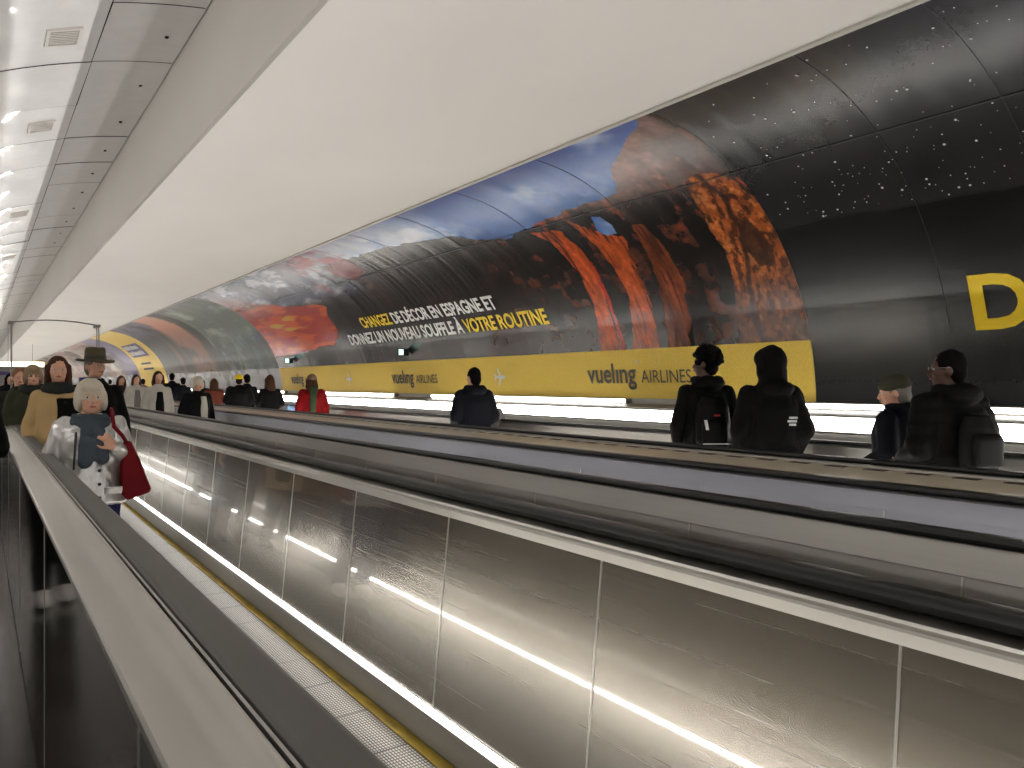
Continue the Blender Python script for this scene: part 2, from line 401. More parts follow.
def ysteps(a, b):
    out = [a]; y = a
    while y < b - 1e-6:
        d2 = 50 + max(0, y - 2) ** 2 * 1.15
        y = min(b, y + min(1.2, .85 * d2 / 5400)); out.append(y)
    return np.array(out)
def lin_np(c):
    c = np.clip(c / 255, 0, 1); return np.where(c <= .04045, c / 12.92, ((c + .055) / 1.055) ** 2.4)
def sheet(name, ya, yb, sa, sb, rows, fn, m, parent, off=.0, label=None):
    ys = ysteps(ya, yb); ss = np.linspace(sa, sb, rows)
    YY, SS = np.meshgrid(ys, ss, indexing='ij')
    col = lin_np(fn(YY, SS))
    pts = np.array([wall_pt(s, off) for s in ss])
    co = np.empty(YY.shape + (3,)); co[..., 0] = pts[None, :, 0]; co[..., 1] = YY; co[..., 2] = pts[None, :, 1]
    n, r = YY.shape
    i = np.arange(n * r).reshape(n, r)
    f = np.stack([i[:-1, :-1], i[1:, :-1], i[1:, 1:], i[:-1, 1:]], -1).reshape(-1, 4)
    me = bpy.data.meshes.new(name)
    me.vertices.add(n * r); me.vertices.foreach_set('co', co.reshape(-1))
    me.loops.add(f.size); me.loops.foreach_set('vertex_index', f.reshape(-1).astype(np.int32))
    me.polygons.add(len(f)); me.polygons.foreach_set('loop_start', np.arange(0, f.size, 4, dtype=np.int32))
    me.polygons.foreach_set('loop_total', np.full(len(f), 4, np.int32))
    me.update(calc_edges=True)
    ca = me.color_attributes.new('print', 'FLOAT_COLOR', 'POINT')
    rgba = np.ones((n * r, 4), np.float32); rgba[:, :3] = col.reshape(-1, 3)
    ca.data.foreach_set('color', rgba.reshape(-1))
    me.shade_smooth()
    o = link(name, me, parent, m)
    if label: o['label'] = label
    return o
def poster(name, label, ya, yb, rows, fn, band=None):
    root = empty(name, (0, 0, 0), label, 'advertisement', None)
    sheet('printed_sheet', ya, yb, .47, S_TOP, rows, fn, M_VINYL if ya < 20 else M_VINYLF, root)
    if band: sheet('lower_band', ya, yb, -.19, .47, 60, band, M_VINYLY if band is paint_yellow else M_VINYL, root)
    return root
p_star = poster('wall_poster', 'black starry night poster with a big yellow letter, beside the canyon picture', -6.9, 4.58, 230, paint_star, lambda Y, S: paint_star(Y, S))
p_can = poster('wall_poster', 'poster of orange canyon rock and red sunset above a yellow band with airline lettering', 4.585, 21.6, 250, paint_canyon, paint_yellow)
p_grn = poster('wall_poster', 'grey green landscape poster just left of the red sunset picture', 21.605, 27.3, 90, paint_green, paint_foil)
p_sal = poster('wall_poster', 'dark and salmon striped poster between the grey green one and the yellow one', 27.305, 37.6, 70, paint_salmon, paint_foil)
p_yel = poster('wall_poster', 'all yellow poster ring with a small purple box of white lettering', 37.605, 44.4, 60, paint_yellow, paint_yellow)
p_far = poster('wall_poster', 'most distant poster strip, lavender then pink and grey, behind the hatted man', 44.405, 112, 50, paint_far, paint_foil)
# sheet joints on the posters: fine raised seams
def seam(parent, y, sa=.47, sb=S_TOP):
    n = 24; v = []; f = []
    for k in range(n + 1):
        s = sa + (sb - sa) * k / n
        for dy, o in ((-.002, .002), (-.002, .006), (.002, .006), (.002, .002)):
            x, z = wall_pt(s, o - .002); v.append((x, y + dy, z))
    for k in range(n):
        for j in range(4): f.append((k * 4 + j, k * 4 + (j + 1) % 4, k * 4 + 4 + (j + 1) % 4, k * 4 + 4 + j))
    f += [(0, 1, 2, 3), (n * 4, n * 4 + 3, n * 4 + 2, n * 4 + 1)]
    MB().add(v, f).build('seam', M_SEAM, parent)
M_SEAM = mat('sheet_seam', (46, 44, 46), .35, spec=.6)
for y in (-1.6, .0, 1.6, 2.3, 3.2): seam(p_star, y)
for y in (6.25, 7.9, 9.5, 11.1, 12.7, 14.3, 16, 18, 20): seam(p_can, y, 2.51)
for root, a, b in ((p_star, -6.9, 4.58), (p_can, 4.585, 21.6)):
    x, z = wall_pt(2.50); x1, z1 = wall_pt(2.512)
    q = [(x - .002, z - .002), (x - .004, z - .005), (x1 - .004, z1 - .005), (x1 - .001, z1 - .002)]
    MB().sweep(q, a, b).build('long_seam', M_SEAM, root)

# stars: small white dots on the night sky
mb = MB(); rs = random.Random(3)
for k in range(620):
    y = rs.uniform(-4, 4.45); s = rs.uniform(1.72, 3.66)
    if rs.random() < .35: s = 1.75 + abs(rs.gauss(0, .45))
    if s > 3.66: continue
    d = rs.choice((.004, .005, .005, .007, .011)) * (.7 + .4 * rs.random())
    v = []
    for a in range(6):
        x, z = wall_pt(s + d * math.sin(a * PI / 3), .006); v.append((x, y + d * math.cos(a * PI / 3), z))
    mb.add(v, [tuple(range(6))])
M_WINK = mat('white_ink', (235, 235, 232), .4, var=.02)
o = link('star_dots', mb.mesh('star_dots', fix=False), p_star, M_WINK); tag(o, 'scattered white stars', kind='stuff')

# lettering, bent onto the wall
M_YINK = mat('yellow_ink', (240, 205, 40), .4, var=.02)
M_GINK = mat('grey_ink', (84, 82, 78), .45, var=.02)
M_PINK = mat('purple_ink', (84, 66, 118), .45, var=.05)
M_KINK = mat('black_ink', (30, 26, 24), .5)
def text_pts(t, bold=0., shear=0., space=1.):
    cu = bpy.data.curves.new('t', 'FONT'); cu.body = t; cu.size = 1; cu.offset = bold; cu.shear = shear; cu.space_character = space
    cu.resolution_u = 4
    o = bpy.data.objects.new('t', cu); C.objects.link(o)
    dg = bpy.context.evaluated_depsgraph_get(); me = bpy.data.meshes.new_from_object(o.evaluated_get(dg))
    bpy.data.objects.remove(o); bpy.data.curves.remove(cu)
    b = bmesh.new(); b.from_mesh(me)
    bmesh.ops.triangulate(b, faces=b.faces)
    b.to_mesh(me); b.free()
    v = [(p.co.x, p.co.y) for p in me.vertices]; f = [tuple(q.vertices) for q in me.polygons]
    bpy.data.meshes.remove(me); return v, f
def writing(name, t, ya, yb, s0, s1, cap, m, parent, bold=0., space=1., depth=.012, x0=None, x1=None):
    """text running from ya (left end) to yb, baseline from s0 to s1, capital height cap"""
    v, f = text_pts(t, bold, 0, space)
    if x0 is None: x0 = min(p[0] for p in v)
    if x1 is None: x1 = max(p[0] for p in v)
    ch = cap / .70
    vv = []
    for (a, b) in v:
        k = (a - x0) / (x1 - x0); y = ya + (yb - ya) * k; s = s0 + (s1 - s0) * k + b * ch
        x, z = wall_pt(s, depth); vv.append((x, y, z))
    o = link(name, MB().add(vv, f).mesh(name, fix=False), parent, m); return o
def split_writing(parts, ya, yb, s0, s1, cap, parent, bold):
    full = ''.join(p[0] for p in parts)
    v, _ = text_pts(full, bold); X0 = min(p[0] for p in v); X1 = max(p[0] for p in v)
    pre = ''
    for t, m in parts:
        if pre:
            # width of what comes before, measured with a marker letter
            va, _ = text_pts(pre + '|', bold); vb, _ = text_pts('|', bold)
            off = max(p[0] for p in va) - max(p[0] for p in vb)
        else: off = 0
        v, f = text_pts(t, bold); vv = []
        for a, b in v:
            k = (a + off - X0) / (X1 - X0); y = ya + (yb - ya) * k; s = s0 + (s1 - s0) * k + b * cap / .70
            x, z = wall_pt(s, .012); vv.append((x, y, z))
        link('lettering', MB().add(vv, f).mesh('lettering', fix=False), parent, m)
        pre += t
split_writing([('CHANGEZ ', M_YINK), ('DE DÉCOR EN ESPAGNE ET', M_WINK)], 14.95, 9.85, 1.30, 1.30, .245, p_can, .03)
split_writing([('DONNEZ UN NOUVEAU SOUFFLE À ', M_WINK), ('VOTRE ROUTINE', M_YINK)], 16.0, 8.75, .93, .95, .245, p_can, .03)
def ring_mesh(yc, s, r, depth=.013, n=12):
    v = []
    for k in range(n):
        a = 2 * PI * k / n; x, z = wall_pt(s + r * math.sin(a), depth); v.append((x, yc + r * math.cos(a), z))
    return v, [tuple(range(n))]
def airline(ya, i):
    writing('lettering', 'vuelıng', ya, ya - .98, .02, .02, .27, M_GINK, p_can, .02)
    writing('lettering', 'AIRLINES', ya - 1.07, ya - 1.93, .02, .02, .17, M_GINK, p_can, .0)
    v, f = ring_mesh(ya - 1.02, .30, .022); link('dot', MB().add(v, f).mesh('dot', fix=False), p_can, M_WINK)
def plane(yc):
    pts = [(.0, .16), (.025, .12), (.03, .04), (.15, -.04), (.15, -.07), (.03, -.03), (.02, -.12), (.06, -.15), (.06, -.175), (0, -.155)]
    pts = pts + [(-a, b) for a, b in pts[-2:0:-1]]
    v = []
    for a, b in pts:
        a, b = b, a  # nose points left to right
        x, z = wall_pt(.12 + b * 1.0, .012); v.append((x, yc - a * 1.0, z))
    b_ = bmesh.new(); vs = [b_.verts.new(p) for p in v]; b_.faces.new(vs); bmesh.ops.triangulate(b_, faces=b_.faces)
    me = bpy.data.meshes.new('aeroplane_mark'); b_.to_mesh(me); b_.free(); link('aeroplane_mark', me, p_can, M_WINK)
for k in range(3): airline(8.18 + 6.28 * k, k)
for k in range(2): plane(10.4 + 6.3 * k)
writing('lettering', 'D', 2.98, 2.52, .50, .50, .47, M_YINK, p_star, .03)
# the box on the yellow poster
v = []; n = 6
for k in range(n + 1):
    for y in (38.9, 43.3): x, z = wall_pt(1.5 + .85 * k / n, .015); v.append((x, y, z))
f = [(2 * k, 2 * k + 1, 2 * k + 3, 2 * k + 2) for k in range(n)]
link('lettering_box', MB().add(v, f).mesh('lettering_box', fix=False), p_yel, M_PINK)
rs = random.Random(5)
for s_ in (2.0, 1.62):      # two rows of white strokes, unreadable in the distance
    y = 43.0
    while y > 39.5:
        wy = rs.uniform(.22, .46); h_ = rs.uniform(.2, .28); v = []
        for a, b in ((0, 0), (0, 1), (1, 1), (1, 0)):
            x, z = wall_pt(s_ + h_ * b, .03); v.append((x, y - wy * a, z))
        link('white_stroke', MB().add(v, [(0, 1, 2, 3)]).mesh('white_stroke', fix=False), p_yel, M_WINK); y -= wy + .13
for s in (.75, 1.05):
    v = []
    for a, b in ((0, 0), (0, 1), (1, 1), (1, 0)):
        x, z = wall_pt(s + .1 * b, .02); v.append((x, 42.5 - 2.6 * a, z))
    link('text_line', MB().add(v, [(0, 1, 2, 3)]).mesh('text_line', fix=False), p_yel, M_KINK)

# ---------------------------------------------------------------- lights
def lamp(x0, x1, z0, z1, ya, yb, m, label, group, name='strip_light', lensside='x'):
    r = empty(name, ((x0 + x1) / 2, ya, z0), label, 'light', group)
    L0 = ((x0 + x1) / 2, ya, z0)
    b = MB(); b.box(x0 + .012, x1, ya, yb, z0 - .006, z1 + .006); b.v = [(p[0] - L0[0], p[1] - L0[1], p[2] - L0[2]) for p in b.v]
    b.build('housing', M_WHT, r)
    b = MB(); n = max(1, int((yb - ya) / 1.5))
    for k in range(n):
        a = ya + (yb - ya) * k / n; c = ya + (yb - ya) * (k + 1) / n
        b.add([(x0, a, z0), (x0, c, z0), (x0 + .0, c, z1), (x0, a, z1)], [(0, 3, 2, 1)])
        b.add([(x0, a, z1), (x0, c, z1), (x0 + .012, c, z1), (x0 + .012, a, z1)], [(0, 3, 2, 1)])
    b.v = [(p[0] - L0[0], p[1] - L0[1], p[2] - L0[2]) for p in b.v]
    link('lens', b.mesh('lens', fix=False), r, m)
    return r
# upper row: short strips with gaps
k = 0; y = 5.73 - 6.9 * 2
while y < 110:
    a, b = y + 1.6, y + 6.9      # lit length 5.3 m, then a 1.6 m gap
    lamp(7.085, 7.20, -.25 + CAMZ, -.205 + CAMZ, a, b, M_LAMPW, {0: 'upper strip light behind the hooded rider, ending just left of him', 7: 'upper strip light under the nearest airline lettering', 14: 'upper strip light below the second airline lettering, left of the lone rider'}.get(int(a), 'distant strip light in the broken upper row under the posters'), 'upper row of strip lights under the posters')
    y += 6.9
y = -6.9
while y < 120:
    lamp(6.905, 6.95, -.47 + CAMZ, -.33 + CAMZ, y, y + 6.2, M_LAMPW, {0: 'lower strip light low behind the puffer jacket, at the right edge', 5: 'lower strip light low between the lone rider and the hooded one', 11: 'lower strip light just left of the lone rider in the padded jacket'}.get(int(y), 'distant strip light in the continuous lower row along the wall base'), 'lower row of strip lights along the wall base')
    y += 6.2
# left wall tubes
y = -6.5
while y < 120:
    r = empty('wall_light', (-2.15, y, 1.9), 'white fluorescent wall light on the left wall, seen only as streaks in the ceiling', 'light', 'left wall lights')
    b = MB(); b.box(-.07, .0, 0, 2.2, -.05, .05); b.build('housing', M_WHT, r)
    b = MB(); b.add([(.001, 0, -.04), (.001, 2.2, -.04), (.001, 2.2, .04), (.001, 0, .04)], [(0, 1, 2, 3)]); b.add([(-.06, 0, .052), (-.0, 0, .052), (-.0, 2.2, .052), (-.06, 2.2, .052)], [(0, 1, 2, 3)])
    link('lens', b.mesh('lens', fix=False), r, M_LAMPL)
    y += 3.4

# ---------------------------------------------------------------- moving walkways
WY0, WY1 = -6.5, 118.0
def rail(x0, x1, z0, z1, parent, m, name='handrail'):
    r = (z1 - z0) * .48; pts = []
    for cx, cz, a0 in ((x1 - r, z1 - r, 0), (x0 + r, z1 - r, 90), (x0 + r, z0 + r * .6, 180), (x1 - r, z0 + r * .6, 270)):
        for k in range(5):
            a = math.radians(a0 + 22.5 * k); rr = r if a0 < 180 else r * .6
            pts.append((cx + rr * math.cos(a), cz + rr * math.sin(a)))
    return MB().sweep(pts, WY0, WY1).build(name, m, parent, smooth=50)
def panels(parent, pa, pb, pitch, y0, gap, m, name='side_panel', thick=.006):
    """a row of sheets between profile points pa (bottom) and pb (top), with open seams"""
    y = y0; q = [pa, pb, (pb[0] + thick, pb[1]), (pa[0] + thick, pa[1])]
    while y < 26:
        MB().sweep(q, y + gap, y + pitch - gap).build(name, m, parent); y += pitch
    MB().sweep(q, y + gap, WY1).build(name, m, parent)
def seams(parent, pa, pb, pitch, y0, wd, m):
    y = y0; d = -.002 if pa[0] <= pb[0] else .002
    while y < 26:
        MB().sweep([(pa[0] + d, pa[1]), (pb[0] + d, pb[1]), (pb[0] + .004, pb[1]), (pa[0] + .004, pa[1])], y - wd, y + wd).build('seam_strip', m, parent); y += pitch
def led(parent, x, z0, z1, side, m=None):
    mb = MB(); y = WY0
    while y < WY1:
        e = min(WY1, y + 1.5)
        q = [(x, y, z0), (x, e, z0), (x, e, z1), (x, y, z1)]
        mb.add(q, [(0, 3, 2, 1) if side < 0 else (0, 1, 2, 3)]); y = e
    return link('light_line', mb.mesh('light_line', fix=False), parent, m or M_LED)

# walkway A, the near one that carries the woman in the silver coat
A = empty('moving_walkway', (0, 0, 0), 'nearest moving walkway, with ribbed belt, yellow edge line and glowing light line', 'moving walkway')
MB().box(.47, 1.52, WY0, WY1, -.005, .0).build('belt', M_BELT, A)
o = MB().box(1.462, 1.515, WY0, WY1, .0, .004).build('yellow_edge_line', M_YEL, A)
# right balustrade
MB().sweep([(1.52, -.005), (1.52, .128), (1.535, .132), (1.56, .132), (1.56, -.005)], WY0, WY1).build('skirt', M_STG, A)
led(A, 1.527, .135, .160, -1)
panels(A, (1.532, .163), (1.61, .943), .945, 1.77 - .945 * 9, .0015, M_ST)
seams(A, (1.532, .163), (1.61, .943), .945, 1.77 - .945 * 8, .0035, M_STB)
MB().sweep([(1.602, .943), (1.600, .972), (1.607, .978), (1.625, .982), (1.627, .990), (1.66, .996), (1.80, .996), (1.815, .985), (1.815, .0), (1.79, .0), (1.79, .96), (1.63, .94)], WY0, WY1).build('balustrade_top', M_STB, A, smooth=25)
rail(1.655, 1.735, 1.0, 1.045, A, M_RUB)
# left balustrade, under the camera
MB().sweep([(.40, -.005), (.40, .128), (.465, .132), (.47, .12), (.47, -.005)], WY0, WY1).build('skirt', M_STG, A)
led(A, .462, .135, .160, 1)
panels(A, (.452, .163), (.405, .95), .945, 1.5 - .945 * 8, .0015, M_ST)
MB().sweep([(.1865, 1.010), (.184, 1.030), (.188, 1.037), (.20, 1.039), (.236, 1.039), (.256, 1.0415), (.272, 1.048), (.283, 1.052), (.292, 1.053), (.298, 1.051), (.301, 1.038), (.304, 1.020), (.405, 1.020), (.41, 1.0), (.41, .95), (.395, .95), (.395, .99), (.21, .99), (.21, 1.01)], WY0, WY1).build('balustrade_top', M_STB, A, smooth=35)
MB().sweep([(.3035, 1.02), (.3035, 1.052), (.3075, 1.054), (.3085, 1.02)], WY0, WY1).build('chrome_edge', M_STB, A)
rail(.311, .396, 1.018, 1.058, A, M_RUBG)
y = 1.2
MB().box(.19, .20, WY0, y, .01, 1.012).build('outer_panel', M_STD, A)
while y < 26:
    MB().box(.19, .20, y + .003, y + 1.897, .01, 1.012).build('outer_panel', M_STD, A)
    MB().box(.1885, .1995, y - .006, y + .0025, .01, 1.012).build('joint_cover', M_STG, A); y += 1.9
MB().box(.19, .20, y, WY1, .01, 1.012).build('outer_panel', M_STD, A)
MB().box(.20, .22, WY0, WY1, 0, .95).build('inner_frame', M_JOINT, A)

# walkway C (middle) and walkway E (far), same make
def walkway(label, xl, xr, belt0, mp_in, mp_out, rail_m, pitch, yoff, lights=True):
    """xl, xr: outer edge of the left and right handrail"""
    r = empty('moving_walkway', (0, 0, 0), label, 'moving walkway')
    MB().box(xl + .15, xr - .15, WY0, WY1, -.005, .0).build('belt', M_BELT, r)
    for s, x in ((1, xl), (-1, xr)):
        # s=1: balustrade to the left of the belt
        P = lambda d, z: (x + s * d, z)
        MB().sweep([P(.10, -.005), P(.10, .128), P(.15, .132), P(.15, -.005)], WY0, WY1).build('skirt', M_STG, r)
        if lights: led(r, x + s * .142, .135, .160, s, M_LED3 if (s < 0 and xl > 4) else M_LED2)  # hidden from the camera, boosted to fill the ceiling and mural
        a, b = P(.145, .163), P(.070, .93)
        panels(r, a, b, pitch, yoff - pitch * 8, .0015, mp_in)
        if s < 0: seams(r, (a[0] - .003, a[1]), (b[0] - .003, b[1]), pitch, yoff - pitch * 7, .003, M_STB)
        MB().sweep([P(-.03, .93), P(-.012, .985), P(-.007, 1.014), P(.0, 1.019), P(.08, 1.019), P(.098, 1.010), P(.10, .93)], WY0, WY1).build('balustrade_top', mp_in if s < 0 else M_STG, r, smooth=30)
        lean = .11 if (s > 0 and xl < 3) else 0
        panels(r, P(-.02 - lean, .02), P(-.02, .925), pitch * 1.0, yoff + .3 - pitch * 8, .0015, mp_out, 'outer_panel')
        if s > 0: seams(r, (P(-.023 - lean, 0)[0], .02), (P(-.023, 0)[0], .925), pitch, yoff + .3 - pitch * 7, .003, M_STB)
        rx = sorted((x + s * .0, x + s * .08)); rail(rx[0], rx[1], 1.021, 1.050, r, rail_m)
    return r
Cw = walkway('middle moving walkway between black handrails, grey inner panels', 2.41, 3.42, 0, M_STP, M_STG, M_RUB, 1.05, 2.84)
Ew = walkway('farthest moving walkway, the one carrying most people, beside the poster wall', 4.30, 5.58, 0, M_STB, M_STG, M_RUB, 1.05, 3.0)
# beige cover between middle and far walkway
D = empty('median_cover', (0, 0, 0), 'long beige metal cover between the middle and the far walkway', 'cover')
MB().sweep([(3.46, .0), (3.46, .985), (3.49, 1.005), (4.20, 1.015), (4.245, 1.0), (4.245, .0)], WY0, WY1).build('cover_plate', mat('beige_painted_metal', (196, 186, 166), .42, bump=.0005, bscale=(3, 1, 3)), D, smooth=25)
y = 1
while y < 24: MB().box(4.10, 4.16, y, y + .12, 1.013, 1.0165).build('slot', M_RUB, D); y += .24

# ---------------------------------------------------------------- small fittings
for y in (8.02, 10.97, 16.87, 22.77):
    zz = vault(.64)[1] - .012
    r = empty('ceiling_vent', (.64, y, zz), {8.02: 'nearest square slatted air vent in the white ceiling sheets', 10.97: 'second square slatted air vent in the white ceiling sheets'}.get(y, 'small distant slatted air vent in the white ceiling sheets'), 'vent', None if y < 12 else 'distant ceiling vents')
    r.rotation_euler = (0, -.335, 0)
    mb = MB()
    for a in ((-.15, -.12, -.2, .2), (.12, .15, -.2, .2), (-.12, .12, -.2, -.17), (-.12, .12, .17, .2)): mb.box(a[0], a[1], a[2], a[3], -.012, .012)
    mb.build('frame', M_CREAM, r)
    mb = MB()
    for k in range(8): mb.box(-.12, .12, -.16 + k * .042, -.138 + k * .042, -.004, 0)
    mb.build('slats', M_CREAM, r)
    MB().box(-.12, .12, -.17, .17, .004, .016).build('duct_back', mat('grey_duct', (120, 118, 114), .8), r)
for k in range(10):
    y = 8.02 + 1.475 * k; x = 1.52; zz = vault(x)[1]
    b = bmesh.new(); bmesh.ops.create_cone(b, cap_ends=True, segments=14, radius1=.022, radius2=.016, depth=.02)
    me = bpy.data.meshes.new('ceiling_spigot'); b.to_mesh(me); b.free()
    o = link('ceiling_nozzle', me, None, M_JOINT); o.location = (x, y, zz - .012); o.rotation_euler = (PI, -.18, 0)
    tag(o, 'small black round fitting at the edge of the white ceiling sheets', 'ceiling fitting', 'row of black ceiling fittings')
# lit emergency signs on the mural
M_CYAN = emit('cyan_sign_glow', (190, 255, 240), .9)
for y, lb in ((13.45, 'small lit green-white exit sign on the poster wall, below the slogan'), (20.2, 'small lit green-white exit sign on the poster wall, under the red sunset')):
    x, z = wall_pt(.66, .02)
    r = empty('exit_sign', (x - .12, y, z), lb, 'exit sign')
    MB().box(-.11, .12, -.02, .03, -.07, .07).build('sign_box', M_KINK, r)
    MB().box(-.10, .0, -.026, -.02, -.055, .055).build('lit_face', M_CYAN, r)
# height frame over the near walkway
M_PIPE = mat('grey_pipe', (120, 118, 116), .35, .8)
def tube(pts, r, n=8):
    mb = MB(); v = []; f = []
    for i, p in enumerate(pts):
        p = Vector(p); d = (Vector(pts[min(i + 1, len(pts) - 1)]) - Vector(pts[max(i - 1, 0)])).normalized()
        u = d.cross(Vector((0, 1, 0.01))).normalized(); w_ = d.cross(u)
        for k in range(n): v.append(p + u * r * math.cos(2 * PI * k / n) + w_ * r * math.sin(2 * PI * k / n))
    for i in range(len(pts) - 1):
        for k in range(n): f.append((i * n + k, i * n + (k + 1) % n, (i + 1) * n + (k + 1) % n, (i + 1) * n + k))
    f += [tuple(range(n))[::-1], tuple(range((len(pts) - 1) * n, len(pts) * n))]
    return mb.add(v, f)
FY = 14.0
fr = empty('height_frame', (1.0, FY, 0), 'thin grey arched pipe frame standing over the nearest walkway, behind the hat', 'pipe frame')
def T(name, pts, r): 
    b = tube(pts, r); b.v = [(p[0] - 1.0, p[1] - FY, p[2]) for p in b.v]; return b.build(name, M_PIPE, fr, smooth=60)
for dy, dz in ((0, 0), (.25, .015)):
    T('crossbar', [(.40 + 1.24 * k / 10, FY + dy, 2.46 + dz + .06 * math.sin(PI * k / 10)) for k in range(11)], .008)
    T('post', [(.425, FY + dy, 1.02), (.425, FY + dy, 2.40), (.42, FY + dy, 2.46)], .009)
    T('post', [(1.62, FY + dy, .99), (1.62, FY + dy, 2.38), (1.61, FY + dy, 2.46)], .009)
for x in (.41, 1.60):
    b = MB().box(x - .03 - 1.0, x + .04 - 1.0, -.04, .29, 2.43, 2.475); b.build('corner_bracket', M_PIPE, fr)
# lit signs near the far end
M_SIGNW = emit('far_sign_glow', (255, 236, 200), 2.2); M_SIGNP = mat('sign_purple', (70, 60, 110), .5)
for i, (x, y, z, wx, wz, mm, lb) in enumerate(((1.2, 52, 2.65, 4.0, .34, M_SIGNW, 'long warm lit sign box hanging across the tunnel in the distance'), (1.0, 51, 2.1, 1.1, .22, M_SIGNP, 'small purple oval sign hanging in the distance above the crowd'))):
    r = empty('hanging_sign', (x, y, z), lb, 'sign')
    MB().box(-wx / 2, wx / 2, 0, .15, -wz / 2, wz / 2).build('sign_box', M_WHT, r)
    if i == 0: MB().box(-wx / 2 + .03, wx / 2 - .03, -.01, 0, -wz / 2 + .03, wz / 2 - .03).build('lit_face', mm, r)
    else:
        n = 24; v = [(wx * .48 * math.cos(2 * PI * k / n), d, wz * .48 * math.sin(2 * PI * k / n)) for d in (-.015, -.001) for k in range(n)]
        MB().add(v, [tuple(range(n)), tuple(range(n, 2 * n))] + [(k, (k + 1) % n, n + (k + 1) % n, n + k) for k in range(n)]).build('oval_face', mm, r)
    for sx in (-1, 1): MB().box(sx * wx * .35 - .01, sx * wx * .35 + .01, .06, .08, wz / 2, (3.86 if x + sx * wx * .35 > 1.74 else 4.78) - z).build('hanger', M_PIPE, r)

# ---------------------------------------------------------------- people
SKIN = mat('light_skin', (208, 158, 132), .55, var=.06, scale=(12, 12, 12))
SKIND = mat('dark_skin', (84, 56, 44), .5, var=.08, scale=(12, 12, 12))
EYEW = mat('eye_white', (225, 222, 216), .2); EYED = mat('eye_iris', (40, 28, 20), .2); LIP = mat('lip_skin', (158, 92, 84), .5)
def shape_ell(c, r, rot=None, n=16, m=10):
    v = [(0, 0, r[2])]; f = []
    for j in range(1, m):
        t = PI * j / m
        for i in range(n): v.append((r[0] * math.sin(t) * math.cos(2 * PI * i / n), r[1] * math.sin(t) * math.sin(2 * PI * i / n), r[2] * math.cos(t)))
    v.append((0, 0, -r[2]))
    for i in range(n): f.append((0, 1 + i, 1 + (i + 1) % n))
    for j in range(m - 2):
        for i in range(n): a = 1 + j * n; f.append((a + i, a + n + i, a + n + (i + 1) % n, a + (i + 1) % n))
    a = 1 + (m - 2) * n
    for i in range(n): f.append((a + i, len(v) - 1, a + (i + 1) % n))
    c = Vector(c); vv = [Vector(p) for p in v]
    if rot is not None: vv = [rot @ p for p in vv]
    return [p + c for p in vv], f
def shape_cap(a, b, ra, rb, n=12, flat=1., fdir=(0, 1, 0)):
    a = Vector(a); b = Vector(b); d = (b - a); L = d.length; d = d / L
    fd = Vector(fdir); u = fd - d * fd.dot(d)
    if u.length < 1e-3: u = d.orthogonal()
    u.normalize(); w_ = d.cross(u)
    rings = []
    for t in (-80, -50, -20): rings.append((a + d * ra * math.sin(math.radians(t)) * .9, ra * math.cos(math.radians(t))))
    for k in range(5): q = k / 4; rings.append((a + (b - a) * q, ra + (rb - ra) * q))
    for t in (20, 50, 80): rings.append((b + d * rb * math.sin(math.radians(t)) * .9, rb * math.cos(math.radians(t))))
    v = []; f = []
    for c, r in rings:
        for i in range(n): an = 2 * PI * i / n; v.append(c + u * r * flat * math.cos(an) + w_ * r * math.sin(an))
    for j in range(len(rings) - 1):
        for i in range(n): f.append((j * n + i, j * n + (i + 1) % n, (j + 1) * n + (i + 1) % n, (j + 1) * n + i))
    f.append(tuple(range(n))[::-1]); f.append(tuple(range((len(rings) - 1) * n, len(rings) * n)))
    return v, f
def shape_loft(secs, n=24, p=2.3):
    v = []; f = []
    for (z, cx, cy, rx, ry) in secs:
        for i in range(n):
            a = 2 * PI * i / n; c_, s_ = math.cos(a), math.sin(a)
            v.append(Vector((cx + rx * math.copysign(abs(c_) ** (2 / p), c_), cy + ry * math.copysign(abs(s_) ** (2 / p), s_), z)))
    for j in range(len(secs) - 1):
        for i in range(n): f.append((j * n + i, j * n + (i + 1) % n, (j + 1) * n + (i + 1) % n, (j + 1) * n + i))
    f.append(tuple(range(n))[::-1]); f.append(tuple(range((len(secs) - 1) * n, len(secs) * n)))
    return v, f
def xf(sh, M): return [M @ Vector(p) for p in sh[0]], sh[1]
def melt(name, shapes, vox, m, parent, wr=0., wscale=(9, 9, 5), quilt=0., smooth=3, cut=None, seed=0):
    mb = MB()
    for v, f in shapes: mb.add(v, f)
    me = mb.mesh('tmp'); o = bpy.data.objects.new('tmp', me); C.objects.link(o)
    r = o.modifiers.new('r', 'REMESH'); r.mode = 'VOXEL'; r.voxel_size = vox
    s = o.modifiers.new('s', 'SMOOTH'); s.factor = .5; s.iterations = smooth
    dg = bpy.context.evaluated_depsgraph_get(); new = bpy.data.meshes.new_from_object(o.evaluated_get(dg))
    bpy.data.objects.remove(o); bpy.data.meshes.remove(me)
    new.name = name
    if wr or quilt:
        for q in new.vertices:
            c = q.co; d = 0
            if wr: d += wr * (noise.fractal(Vector((c.x * wscale[0] + seed, c.y * wscale[1], c.z * wscale[2])), .9, 2., 3))
            if quilt: d += quilt * (abs(math.sin(c.z * PI / .085)) - .6)
            q.co = c + q.normal * max(d, -.0035)
    for p in new.polygons: p.use_smooth = True
    return link(name, new, parent, m)
